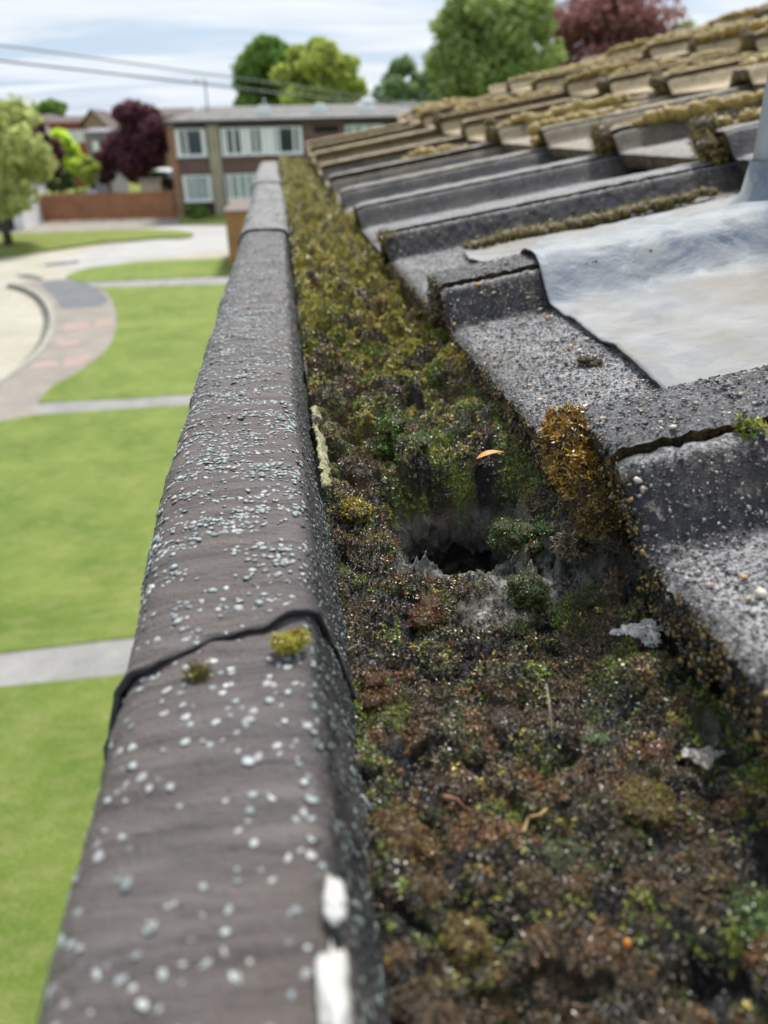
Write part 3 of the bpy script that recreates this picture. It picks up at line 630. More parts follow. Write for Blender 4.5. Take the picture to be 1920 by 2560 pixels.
def tile_mesh(name, ln, fine, seed, grit=0, xfine=0.0, moss_noise=1.0):
    r = np.random.default_rng(seed)
    if fine:
        ys = np.unique(np.concatenate([np.arange(0, P_-0.0015, 0.0013), [P_-0.0015]]))
        xs = np.concatenate([np.arange(0, 0.16, 0.0014), np.arange(0.16, ln, 0.004), [ln]])
    else:
        ys = np.unique(np.concatenate([[0, 0.0025, RIBW-0.003, RIBW+0.001, RIBW+RUN-0.003, RIBW+RUN+0.004], np.linspace(RIBW+RUN+0.01, P_-0.04, 14), [P_-0.034, P_-0.031, P_-0.024, P_-0.016, P_-0.0095, P_-0.0085, P_-0.006, P_-0.0015], np.linspace(0.006, RIBW-0.006, 4)]))
        xs = np.linspace(0, ln, 34)
    nx, ny = len(xs), len(ys); X, Y = np.meshgrid(xs, ys, indexing='ij')
    Zp = prof(Y); amp = 0.0006 if fine else 0.001
    Z = Zp + fbm(X, Y, 0.011, 4, seed)*amp*1.9 + (fbm(X, Y, 0.0048, 3, seed+5)*0.0019 if fine else 0)
    endn = ss(0.004, 0.0, X)
    Z -= endn*0.0022
    edge = fbm(Y, Y*0+seed, 0.014, 5, seed+9, 0.6)*0.0024
    Xe = X + edge*ss(0.012, 0, X)
    top = np.stack([Xe, Y, Z], -1).reshape(-1, 3)
    # nose face: rows going down from the front edge, ragged
    nr = 12 if fine else 4
    tt = np.linspace(0, 1, nr+1)[1:]; rows = []
    zp = Z[0]; bot = np.interp(ys, [0, RIBW, RIBW+RUN, P_-0.03, P_-0.01, P_], [-0.019, -0.019, -DROP-THK, -DROP-THK, -0.021, -0.021])
    for t in tt:
        zz_ = zp*(1-t)+bot*t; xx = Xe[0] + (gn(ys/0.006, zz_/0.005+3, seed+2)*0.0022+fbm(ys, zz_, 0.02, 3, seed+4)*0.004)*math.sin(math.pi*min(t*1.1, 1)) + 0.0035*t*t
        rows.append(np.stack([xx, ys, zz_], -1))
    nose = np.concatenate(rows) ; off = len(top)
    under = np.stack([np.full(ny, ln), ys, prof(ys)-THK], -1)
    V = np.concatenate([top, nose, under])
    F = [grid_faces(nx, ny)]; 
    prev = np.arange(ny); FN = []
    for k in range(nr):
        cur = off+k*ny+np.arange(ny); FN.append(np.stack([prev[1:], prev[:-1], cur[:-1], cur[1:]], -1)); prev = cur
    und = off+nr*ny+np.arange(ny); FU = [np.stack([prev[1:], prev[:-1], und[:-1], und[1:]], -1)]
    lastrow = (nx-1)*ny+np.arange(ny); FU.append(np.stack([und[1:], und[:-1], lastrow[:-1], lastrow[1:]], -1))
    # joint side skirts (long sides)
    nV = len(V); sk0 = np.stack([xs, np.full(nx, 0.0003), prof(np.zeros(nx))-0.019], -1); sk1 = np.stack([xs, np.full(nx, P_-0.0005), prof(np.full(nx, P_))-0.019], -1)
    V = np.concatenate([V, sk0, sk1]); i = np.arange(nx-1)
    FS = [np.stack([i*ny, (i+1)*ny, nV+i+1, nV+i], -1), np.stack([(i+1)*ny+ny-1, i*ny+ny-1, nV+nx+i, nV+nx+i+1], -1)]
    Fall = np.concatenate(F+FN+FU+FS); mi = np.concatenate([np.zeros(len(F[0]))]+[np.ones(len(f)) for f in FN+FU+FS]).astype(int)
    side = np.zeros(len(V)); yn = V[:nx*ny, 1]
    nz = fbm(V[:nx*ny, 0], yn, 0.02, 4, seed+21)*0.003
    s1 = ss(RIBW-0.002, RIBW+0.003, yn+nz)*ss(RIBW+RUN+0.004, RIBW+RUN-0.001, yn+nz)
    s2 = ss(P_-0.032, P_-0.027, yn+nz)*ss(P_-0.0055, P_-0.0088, yn+nz*0.1)  # roll flanks darkened: algae tone with painted shade
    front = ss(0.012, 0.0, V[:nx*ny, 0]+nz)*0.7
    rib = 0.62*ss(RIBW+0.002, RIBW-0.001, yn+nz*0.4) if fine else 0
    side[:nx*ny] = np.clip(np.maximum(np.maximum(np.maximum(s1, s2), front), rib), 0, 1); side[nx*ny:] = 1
    col = np.zeros((len(V), 3))
    # split quads into triangles so grit can share the mesh
    T = np.concatenate([Fall[:, [0, 1, 2]], Fall[:, [0, 2, 3]]]); tm = np.concatenate([mi, mi])
    if grit:
        n = grit; gx = r.uniform(0.0, min(ln, 0.42), n)*1.0; gx = np.where(r.random(n) < 0.6, gx*0.4, gx); gy = r.uniform(0.001, P_-0.006, n)
        if seed in (10, 11): kp_ = (gx < 0.066) | ((gy < 0.066) & (seed == 10)); gx, gy = gx[kp_], gy[kp_]; n = len(gx)
        gz = prof(gy)+0.0004; e = 1e-3; ny_ = -(prof(gy+e)-prof(gy-e))/(2*e)
        N = np.stack([np.zeros(n), ny_, np.ones(n)], -1)
        sz = 0.00036*np.exp(r.normal(size=n)*0.42); big = r.random(n) < 0.0045; sz[big] = r.uniform(0.0010, 0.0020, big.sum())
        pal = np.array([[.36, .34, .31], [.28, .26, .24], [.20, .195, .19], [.07, .07, .075], [.030, .030, .035], [.36, .27, .16], [.34, .20, .11], [.5, .48, .44]])
        pr = np.array([.10, .14, .24, .28, .18, .025, .015, .02]); cols = pal[r.choice(8, n, p=pr/pr.sum())]*r.uniform(.8, 1.15, (n, 1))
        bp = np.array([[.52, .40, .27], [.46, .25, .10], [.55, .50, .40], [.36, .27, .22]]); cols[big] = bp[r.integers(0, 4, big.sum())]
        Vg, Fg, Cg = blobs(np.stack([gx, gy, gz], -1), N, sz, r.uniform(.45, .8, n), cols, r, ICO1, 0.22)
        T = np.concatenate([T, Fg+len(V)]); tm = np.concatenate([tm, np.full(len(Fg), 2)]); V = np.concatenate([V, Vg]); col = np.concatenate([col, Cg]); side = np.concatenate([side, np.zeros(len(Vg))])
    if fine:      # crusty lichen and grit on the broken front edge
        n = 11000; gy = r.uniform(0.0, P_-0.002, n); t = r.random(n)**0.9; z0 = prof(gy); z1 = np.interp(gy, [0, RIBW, RIBW+RUN, P_-0.03, P_-0.01, P_], [-0.019, -0.019, -DROP-THK, -DROP-THK, -0.021, -0.021])
        Pn = np.stack([r.normal(size=n)*0.0008+0.0006+fbm(gy, t*0.02, 0.01, 3, seed+70)*0.002, gy, z0*(1-t)+z1*t-0.0006], -1)
        keep = fbm(gy, t*0.02, 0.012, 3, seed+71) > -0.12; Pn = Pn[keep]; n = len(Pn)
        pal = np.array([[.03, .03, .028], [.06, .05, .03], [.24, .15, .04], [.36, .25, .09], [.12, .12, .035], [.20, .19, .17]])
        cols = pal[r.choice(6, n, p=[.32, .20, .20, .11, .11, .06])]*r.uniform(.7, 1.2, (n, 1))
        Vg, Fg, Cg = blobs(Pn, np.tile([-1.0, 0, 0.2], (n, 1)), 0.00040*np.exp(r.normal(size=n)*.45), .8, cols, r, ICO1, 0.3)
        T = np.concatenate([T, Fg+len(V)]); tm = np.concatenate([tm, np.full(len(Fg), 2)]); V = np.concatenate([V, Vg]); col = np.concatenate([col, Cg]); side = np.concatenate([side, np.zeros(len(Vg))])
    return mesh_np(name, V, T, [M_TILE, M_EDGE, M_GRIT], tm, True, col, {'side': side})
def bend(Y): return 0.055*float(ss(1.5, 3.1, Y))
def tile_at(c, n):           # origin of the tile (front joint corner) in the world
    Y = YJ0+P_*n; return X0+GA*c, Y, Z0+RISE*c+bend(Y+0.1)
LN = 0.405
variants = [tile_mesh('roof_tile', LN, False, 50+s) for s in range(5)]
ordn = ['first', 'second', 'third', 'fourth', 'fifth', 'sixth', 'seventh', 'eighth', 'ninth', 'tenth', 'eleventh', 'twelfth']
NT0, NT1, NC = -2, 9, 8
rt = np.random.default_rng(77)
for c in range(NC):
    for n in range(NT0, NT1+1):
        x, y, z = tile_at(c, n)
        ctr = np.array([x+0.15, y+0.15, z]); d = ctr@FW
        if c > 0 and n < 0 : continue
        if c > 1 and d > 0 and abs(ctr@RT)/d > 1.1: continue
        if c >= 2 and n < 2: continue
        if c >= 4 and n < 4: continue
        near = (c == 0 and n in (-1, 0, 1))
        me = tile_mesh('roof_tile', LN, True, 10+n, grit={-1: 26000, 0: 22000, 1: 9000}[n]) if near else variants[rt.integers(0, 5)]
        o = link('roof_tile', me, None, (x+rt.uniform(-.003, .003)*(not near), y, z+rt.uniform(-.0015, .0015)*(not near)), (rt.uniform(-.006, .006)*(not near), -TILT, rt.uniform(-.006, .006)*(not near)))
        o['lichen'] = float(np.clip(ss(3.4, 7.2, n+c*1.9+rt.uniform(-.7, .7)), 0, 1)*1.15)
        look = 'tan lichen covered' if o['lichen'] > 0.6 else ('mossy grey' if c else 'wet dark grey')
        if c == 0: pos = {-2: 'first tile of the gutter edge row, behind the viewer', -1: 'tile overhanging the gutter at the lower right corner', 0: 'gutter edge tile running under the lead between the first and second rolls', 1: 'gutter edge tile under the back of the lead sheet'}.get(n, '%s tile along the gutter edge past the lead sheet' % ordn[n-2])
        else: pos = '%s tile from the near end in the %s row above the gutter' % (ordn[n], ordn[c])
        tag(o, '%s concrete %s' % (look, pos), 'roof tile', 'ribbed concrete roof tiles')
# house that carries the roof
own = empty('eaves_house', (0.1, 0, GB)); inv = Matrix.Translation(-Vector(own.location))
def pt(name, mb, mat, **k):
    o = mb.build(name, mat, own, **k); o.matrix_parent_inverse = inv; return o
b = MB(); e1 = YJ0+P_*(NT1+1)-0.02
dz = -0.062
for ya, yb in ((-1.2, 1.7), (1.7, 2.4), (2.4, e1)):
    za, zb_ = bend(ya), bend(yb); x9, z9 = X0+GA*NC, Z0+RISE*NC
    b.quad([(0.135, ya, Z0+dz+0.01+za), (x9, ya, z9+dz+za), (x9, yb, z9+dz+zb_), (0.135, yb, Z0+dz+0.01+zb_)])
    b.quad([(x9, ya, z9+dz+za), (x9+2.5, ya, z9-0.6), (x9+2.5, yb, z9-0.6), (x9, yb, z9+dz+zb_)])
pt('roof_deck', b, M_DARK)
pt('wall', MB().box((0.02, -2.5, GB), (3.4, e1-0.1, -0.30)), M_BRICKB)
pt('verge_board', MB().box((0.16, e1-0.09, -0.30), (2.8, e1-0.03, -0.12)), simple('tan_verge', (0.28, 0.22, 0.14)))
tag(own, 'brick house under the sloping tiled roof at the right', 'house')

# ================================================================== FELT CAPPED OUTER EDGE
def cap_profile():
    return np.array([(0.0130, -0.168), (0.0120, -0.158), (0.0100, -0.148), (0.0074, -0.138), (0.0050, -0.130), (0.0028, -0.1235), (0.0014, -0.1188), (-0.0010, -0.1160), (-0.0045, -0.1149), (-0.015, -0.1146), (-0.024, -0.1146), (-0.033, -0.1150), (-0.0395, -0.1160),
                     (-0.0440, -0.1180), (-0.0470, -0.1215), (-0.0490, -0.127), (-0.0500, -0.135), (-0.0505, -0.150), (-0.0508, -0.180), (-0.0508, -0.215)])
CP = cap_profile()
def arc(P, n):
    d = np.concatenate([[0], np.cumsum(np.hypot(*np.diff(P, axis=0).T))]); s = np.linspace(0, d[-1], n)
    return np.stack([np.interp(s, d, P[:, 0]), np.interp(s, d, P[:, 1])], -1), d[-1]
def cap_pos(s, Y, lift, seed, CPa, total):
    s = np.clip(s, 0, total); d = np.concatenate([[0], np.cumsum(np.hypot(*np.diff(CPa, axis=0).T))])
    x = np.interp(s, d, CPa[:, 0]); z = np.interp(s, d, CPa[:, 1])
    e = 0.0012; tx = np.interp(s+e, d, CPa[:, 0])-np.interp(s-e, d, CPa[:, 0]); tz = np.interp(s+e, d, CPa[:, 1])-np.interp(s-e, d, CPa[:, 1])
    l = np.hypot(tx, tz)+1e-9; nx_, nz_ = tz/l, -tx/l     # outward normal
    w_ = fbm(s*0.35, (Y-s*0.25)*1.4, 0.006, 4, seed)*0.0013 + fbm(s*0.3, Y, 0.05, 3, seed+3)*0.0022 + lift
    drift = -0.010*ss(1.2, 3.3, Y) - 0.0015*np.sin(Y*3.1)
    wide = 1.01+0.09*ss(0.17, 0.30, Y)+0.13*ss(0.8, 3.2, Y)
    x = np.where(x < 0, x*wide, x)
    return np.stack([x + nx_*w_ + drift, Y+0*x, z + nz_*w_ - 0.002*np.sin(Y*2.3+1)], -1), np.stack([nx_, 0*nx_, nz_], -1)
TOT = arc(CP, 10)[1]
def strip(name, ya, yb, lift, seed, label, step, joint=None, tarjoint=True, dust=0.0, chips=0, sidechips=0, size=(0.0011, 0.0017), clus=0.3, fade=None):
    """one length of roofing felt; joint(s)->Y of its near edge"""
    root = empty(name, (-0.02, (ya+yb)/2, -0.115)); inv = Matrix.Translation(-Vector(root.location)); r = np.random.default_rng(seed)
    ns_ = 120 if step < 0.004 else 60; s = np.linspace(0, TOT, ns_); ny = int((yb-ya)/step)+2; t = np.linspace(0, 1, ny)
    S, T = np.meshgrid(s, t, indexing='ij'); y_start = joint(S) if joint else ya
    Y = y_start+(yb-y_start)*T
    lip = np.exp(-np.abs(Y-y_start)/0.006)*0.0006*(1+np.sin(S*140)) if joint else 0
    V, _ = cap_pos(S.ravel(), Y.ravel(), (lift+lip*np.ones_like(Y)).ravel(), seed, CP, TOT)
    V[:, 0] -= 0; nv = len(V)
    F = grid_faces(ns_, ny)[:, ::-1]
    dist = (Y-y_start).ravel() if joint else np.full(nv, 1.0)
    tar = np.zeros(nv); sr = S.ravel()
    right = ss(0.062, 0.045, sr)       # the rolled inner shoulder is bare black bitumen
    tar = np.clip(right*ss(-.15, .35, fbm(sr, Y.ravel(), 0.03, 3, seed+40)+0.25)*ss(.5, .1, Y.ravel())*0.9, 0, 1)
    tar = np.maximum(tar, ss(0.0018, 0.0, dist)*0.6*bool(joint))
    tar = np.maximum(tar, ss(0.045, 0.0, np.abs(Y.ravel()-0.160))*right*0.55)
    tar = np.maximum(tar, ss(0.047, 0.037, sr)*0.6)
    du = np.clip(dust + dust*fbm(sr, Y.ravel(), 0.05, 4, seed+50)*1.5, 0, 1)
    # thickness at the near edge
    if joint:
        e0 = np.arange(ns_)*ny; V2, _ = cap_pos(s, joint(s)+0.0004, np.full(ns_, lift-0.0008), seed, CP, TOT)
        V = np.concatenate([V, V2]); i = np.arange(ns_-1); F = np.concatenate([F, np.stack([e0[i], e0[i+1], nv+i+1, nv+i], -1)])
        tar = np.concatenate([tar, np.ones(ns_)]); du = np.concatenate([du, np.zeros(ns_)])
    o = link('felt', mesh_np('felt', V, F, [M_FELT], None, True, None, {'tar': tar, 'dust': du}), root); o.matrix_parent_inverse = inv
    # slate chips stuck in the felt
    Vs, Fs, Cs = [], [], []; nv = 0
    def scat(n, s0, s1, sz, pal, flat_=0.32, dens=None, ysp=None):
        nonlocal nv
        ss_ = r.uniform(s0, s1, n); yj = (joint(ss_) if joint else ya); yy = yj+0.001+(yb-yj-0.001)*(r.random(n) if ysp is None else ysp(r.random(n)))
        keep = np.ones(n, bool)
        if dens is not None: keep = r.random(n) < dens(ss_, yy)
        ss_, yy = ss_[keep], yy[keep]; n = len(ss_)
        Pn, Nn = cap_pos(ss_, yy, np.full(n, lift), seed, CP, TOT)
        c = pal[r.integers(0, len(pal), n)]*r.uniform(.6, 1.2, (n, 1))
        a, f_, c_ = blobs(Pn, Nn, r.uniform(*sz, n)*np.exp(r.normal(size=n)*.18), r.uniform(.7, 1.2, n)*flat_*(0.3 if yb < 0.3 else 0.5), c, r, ICO2 if yb < 0.3 else ICO1, 0.12, (0.75, 1.35))
        Vs.append(a); Fs.append(f_+nv); Cs.append(c_); nv += len(a)
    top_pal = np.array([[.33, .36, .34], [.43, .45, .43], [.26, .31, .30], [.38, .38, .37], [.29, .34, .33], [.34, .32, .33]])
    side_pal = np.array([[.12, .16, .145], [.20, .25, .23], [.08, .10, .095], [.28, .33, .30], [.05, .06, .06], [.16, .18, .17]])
    def dn(s_, y_):
        f_ = fbm(s_*0.6, y_*1.5, 0.014, 3, seed+60); v_ = ss(-0.25-clus*0.2, 0.35, f_)
        if fade is not None: v_ = v_*fade(y_)
        return v_
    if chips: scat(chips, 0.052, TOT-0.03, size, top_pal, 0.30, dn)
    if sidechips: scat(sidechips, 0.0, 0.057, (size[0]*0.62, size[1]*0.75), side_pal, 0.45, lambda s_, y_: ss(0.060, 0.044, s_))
    if Vs:
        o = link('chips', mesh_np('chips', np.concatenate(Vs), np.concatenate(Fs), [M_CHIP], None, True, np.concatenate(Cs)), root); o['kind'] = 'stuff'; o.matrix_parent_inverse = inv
    tag(root, label, 'roofing felt'); return root
def joint1(s):      # ragged skewed near edge of the second length (inner side farther away)
    s = np.asarray(s, float); u = (s-0.055)/0.048
    return 0.1742 - 0.0195*np.clip(u, -0.3, 1.5) + 0.0012*np.sin(s*260)+0.0006*np.sin(s*640+1) - 0.004*ss(1.0, 1.5, u)+0.004*ss(0.1,-0.5,u)
def joint2(s): return 1.03+0.02*(np.asarray(s)-0.06)+0.004*np.sin(np.asarray(s)*90)
def joint3(s): return 1.95+0.004*np.sin(np.asarray(s)*80)
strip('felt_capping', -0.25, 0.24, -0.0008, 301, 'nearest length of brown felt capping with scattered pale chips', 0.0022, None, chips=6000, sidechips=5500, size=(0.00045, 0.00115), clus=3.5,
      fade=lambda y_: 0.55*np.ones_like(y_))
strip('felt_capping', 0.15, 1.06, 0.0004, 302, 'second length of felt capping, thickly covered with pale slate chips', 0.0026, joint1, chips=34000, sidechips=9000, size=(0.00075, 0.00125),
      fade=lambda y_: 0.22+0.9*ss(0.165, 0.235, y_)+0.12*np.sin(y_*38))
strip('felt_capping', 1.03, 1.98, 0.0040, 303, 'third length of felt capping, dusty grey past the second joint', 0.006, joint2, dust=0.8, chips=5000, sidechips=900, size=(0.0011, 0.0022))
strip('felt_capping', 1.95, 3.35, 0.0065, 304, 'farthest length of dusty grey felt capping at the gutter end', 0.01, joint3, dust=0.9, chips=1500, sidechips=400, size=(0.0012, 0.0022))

# ================================================================== CONCRETE GUTTER AND ITS MOSS
HX, HYc, HR = 0.0690, 0.3045, 0.0310
gut = empty('concrete_gutter', (0.06, 0.5, -0.2)); ginv = Matrix.Translation(-Vector(gut.location))
xs = np.arange(0.006, 0.136, 0.0016); ys = np.concatenate([np.arange(-0.25, 0.02, 0.02), np.arange(0.02, 0.5, 0.0016), np.arange(0.5, 3.3, 0.03)])
X, Y = np.meshgrid(xs, ys, indexing='ij'); 
FLOOR = -0.1705
Z = FLOOR + fbm(X, Y, 0.02, 5, 70, 0.6)*0.004 + 0.006*(np.abs(X-0.068)/0.06)**2
rr = np.hypot(X-HX, (Y-HYc)*0.92) + fbm(X, Y, 0.012, 3, 72)*0.004
Z -= 0.010*ss(HR+0.010, HR-0.001, rr)
o = link('trough', mesh_np('trough', np.stack([X, Y, Z], -1).reshape(-1, 3), grid_faces(len(xs), len(ys), rr > HR-0.0015), [M_CONC]), gut); o.matrix_parent_inverse = ginv
b = MB(); ring = []
for k in range(7):
    zz_ = FLOOR-0.006-0.018*k; rad = HR*(1.06-0.03*k); ring.append([(HX+math.cos(a)*rad*(1+0.05*math.sin(3*a+k)), HYc+math.sin(a)*rad*1.08*(1+0.05*math.cos(4*a+k)), zz_+(0.002*math.sin(5*a) if k == 0 else 0)) for a in np.linspace(0, 2*math.pi, 40, endpoint=False)])
for k in range(6):
    for q_ in range(40): r_ = (q_+1) % 40; b.quad([ring[k][q_], ring[k+1][q_], ring[k+1][r_], ring[k][r_]])
cz = ring[2]; b.quad([(p_[0], p_[1], p_[2]+0.002*math.sin(i_*1.7)) for i_, p_ in enumerate(cz)][::-1])
q = NM('wet_pipe_grime', 0.35, 0.5); f = q.noise(120, 6, 0.7); q.col(q.ramp(f, [(0.42, (0.010, 0.010, 0.009)), (0.56, (0.05, 0.048, 0.038)), (0.7, (0.20, 0.19, 0.15))])); q.bump(f, 0.004)
o = b.build('outlet', q.m, gut); o.matrix_parent_inverse = ginv
b = MB().box((-0.048, -0.5, -0.215), (0.0075, 3.33, -0.150)); b.box((0.0075, -0.5, -0.30), (0.20, 3.33, -0.285)); b.box((0.135, -0.5, -0.285), (0.20, 3.33, -0.158))
b.box((-0.048, 3.33, -0.29), (0.2, 3.36, -0.13)); b.box((-0.048, -0.5, -0.29), (0.0075, 3.33, -0.216))
o = b.build('gutter_block', M_CONC, gut); o.matrix_parent_inverse = ginv
tag(gut, 'old concrete eaves gutter with a round outlet hole, packed with moss', 'gutter')

BARE = [(960, 1215, .012, .006, 1.1), (1050, 1225, .012, .006, 1.1), (1130, 1250, .011, .006, 1.1), (1190, 1275, .010, .006, 1.1), (1235, 1290, .007, .006, .8), (1060, 1328, .009, .006, 1.0), (900, 1240, .008, .006, .7), (1340, 1320, .006, .005, .8), (1400, 1370, .010, .004, 1.1), (1130, 1180, .006, .010, .7), (1520, 1640, .006, .004, .6), (885, 1160, .005, .016, .8), (930, 1120, .012, .008, .5)]
def moss_base(Y):
    return np.interp(Y, [0.0, 0.12, 0.22, 0.30, 0.37, 0.45, 0.6, 0.9, 1.5, 3.3], [-0.163, -0.1615, -0.1625, -0.1625, -0.150, -0.1465, -0.1415, -0.136, -0.130, -0.123])
COVER, LID = [None], [None]
def moss_h(X, Y, detail=True):
    z = moss_base(Y).copy() if hasattr(Y, 'shape') else moss_base(Y)
    mid = ss(0.31, 0.39, Y)
    wx = X+fbm(X, Y, 0.016, 3, 5)*0.011; wy = Y+fbm(X, Y, 0.016, 3, 6)*0.011
    w1, id1 = worley(wx, wy, 0.0150, 11); w2, id2 = worley(wx*1.0+.3, wy, 0.0078, 12); w3, id3 = worley(wx, wy*0.8, 0.028, 13); w4, id4 = worley(X+fbm(X, Y, .004, 2, 8)*.002, Y, 0.0036, 14)
    dm = lambda w, k: np.sqrt(np.clip(1-(w/k)**2, 0, 1))
    dA, dB, dC, dD = dm(w1, 0.66), dm(w2, 0.68), dm(w3, 0.7), dm(w4, 0.8)
    hA = mid*(0.003+0.017*id1)+(1-mid)*(0.0075*np.clip(id1*1.5-0.5, 0, 1)+.001); hB = mid*(0.002+0.009*id2)+(1-mid)*(0.0040*id2)
    gain = 1+0.28*mid+0.6*ss(0.45, 0.8, Y); lump = np.maximum(dA*hA, dB*hB)*gain; z = z + lump - 0.0065*mid*gain - 0.0024 + dD*0.0011*(0.5+id4)
    z = z + (1-mid)*(dC*0.0060*id3+fbm(X, Y, 0.02, 3, 23)*0.006) + ss(0.6, 1.4, Y)*dC*0.014*id3
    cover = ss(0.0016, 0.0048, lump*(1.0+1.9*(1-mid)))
    z = z + fbm(X, Y, 0.05, 3, 21)*(0.004+0.006*mid)
    z = z - 0.016*ss(0.055, 0.115, X)*ss(0.45, 0.7, Y)
    z = z + 0.013*ss(0.080, 0.112, X)*ss(0.30, 0.24, Y)
    # heap under the tiles on the right, heap along the left wall
    z = z + 0.010*ss(0.088, 0.112, X)*ss(0.16, 0.26, Y)*ss(0.62, 0.4, Y) + 0.006*ss(0.028, 0.012, X)
    z = z + 0.011*np.exp(-(((X-0.100)/0.016)**2+((Y-0.262)/0.034)**2)) + 0.012*np.exp(-(((X-0.096)/0.012)**2+((Y-0.345)/0.03)**2))
    z = z + 0.008*np.exp(-(((X-0.030)/0.012)**2+((Y-0.27)/0.03)**2))
    z = z + 0.010*np.exp(-(((X-0.093)/0.010)**2+((Y-0.172)/0.010)**2)) + 0.007*np.exp(-(((X-0.036)/0.015)**2+((Y-0.128)/0.02)**2)) + 0.007*np.exp(-(((X-0.062)/0.011)**2+((Y-0.135)/0.012)**2))
    # bare patches scoured down to the concrete
    bare = 0
    for bu, bv, bx, by, ba in BARE:
        bp = at_z(bu*1.1573, bv*1.1573, -0.163); bare = bare + ba*np.exp(-(((X-bp[0])/(bx*1.15))**2+((Y-bp[1]+0.002)/(by*1.7))**2))
    bare = np.clip(np.clip(bare, 0, 1.2)*(1.05+fbm(X, Y, 0.007, 4, 33)*1.9), 0, 1.3)
    z = z*(1-0.9*np.clip(bare, 0, 1)) + (-0.1640)*0.9*np.clip(bare, 0, 1)
    rr = np.hypot(X-HX, (Y-HYc)*0.92) + fbm(X, Y, 0.012, 3, 72)*0.004
    back = ss(-0.01, 0.02, Y-HYc)
    z = z - (0.010+0.004*back)*ss(HR+0.010+0.002*back, HR+0.0005, rr)
    z = z + (-0.190+fbm(X, Y, 0.007, 4, 35)*0.010-z)*ss(HR+0.0045-0.004*(1-back), HR-0.0095, rr)
    if detail: z = z + fbm(X, Y, 0.0028, 3, 44)*0.0022
    COVER[0] = cover; LID[0] = np.where(dA*hA >= dB*hB, id1, id2)
    return z, rr, bare
PAL = np.array([[.47, .395, .075], [.20, .25, .040], [.075, .105, .030], [.115, .078, .042], [.20, .105, .045], [.22, .185, .135], [.022, .019, .016], [.36, .35, .31]])
def moss_kind(X, Y, r, jit=0.0):
    a = fbm(X, Y, 0.016, 3, 81)+r.normal(size=np.shape(X))*jit; b_ = fbm(X, Y, 0.020, 3, 82)+r.normal(size=np.shape(X))*jit; c = fbm(X, Y, 0.010, 3, 83)+r.normal(size=np.shape(X))*jit
    near = ss(0.33, 0.24, Y); far = ss(0.38, 0.75, Y)
    w_ = np.stack([0.25+0.62*far-0.35*near+a*1.1, 0.30+0.10*far-0.22*near+b_*1.7-0.15*far, 0.22-0.25*far+0.02*near-a*1.3, 0.30+0.20*near-0.12*far-b_*1.4, -0.02+0.22*near-0.25*far+c*1.7, -0.10+0.10*near+c*-1.3, 0.22+0.42*near-0.5*far-c*0.8], -1)
    # the right hand side under the tiles is greener, the near left corner redder
    rs = ss(0.080, 0.105, X)*ss(0.2, 0.26, Y)*ss(0.7, 0.4, Y); w_[..., 1] += 0.40*rs; w_[..., 2] += 0.35*rs; w_[..., 6] -= 0.2*rs
    rq = ss(0.085, 0.110, X)*ss(0.24, 0.16, Y); w_[..., 1] += 0.45*rq; w_[..., 2] += 0.45*rq; w_[..., 6] -= 0.2*rq
    rl = np.exp(-(((X-0.035)/0.02)**2+((Y-0.13)/0.03)**2)); w_[..., 4] += 0.5*rl; w_[..., 0] += 0.25*rl
    moss_h(X, Y, False); i1 = LID[0]; cv_ = COVER[0]
    for k_ in range(7): w_[..., k_] += (0.20+0.30*(1-near))*np.cos(6.2832*(i1*3-k_/7.0))*(0.35 if k_ == 0 else 1)
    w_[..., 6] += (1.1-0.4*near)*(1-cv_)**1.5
    w_ = np.exp(w_*5.0); return w_/w_.sum(-1, keepdims=True)
rng = np.random.default_rng(9)
def graded(y0, y1, k, mn):
    o = [y0]
    while o[-1] < y1: o.append(o[-1]+max(mn, k*o[-1]))
    return np.array(o)
xs = np.arange(0.0065, 0.1375, 0.00095); ys = graded(0.02, 3.32, 0.0034, 0.00095)
X, Y = np.meshgrid(xs, ys, indexing='ij'); Z, rr, bare = moss_h(X, Y)
W = moss_kind(X, Y, rng, 0.0); colr = W@PAL[:7]; moss_h(X, Y); colr = colr*0.62*(0.22+0.78*COVER[0][..., None])  # gaps between cushions darkened: black silt plus painted crevice shade
wet = ss(HR-0.0015, HR-0.0055, rr)[..., None]; bb = np.clip(bare*1.3-0.15+ss(HR+0.003, HR-0.001, rr)*0.45, 0, 1)[..., None]*(1-wet*0.9); colr = colr*(1-wet)+np.array([.020, .019, .016])*wet; colr = colr*(1-bb)+np.array([.42, .405, .36])*bb
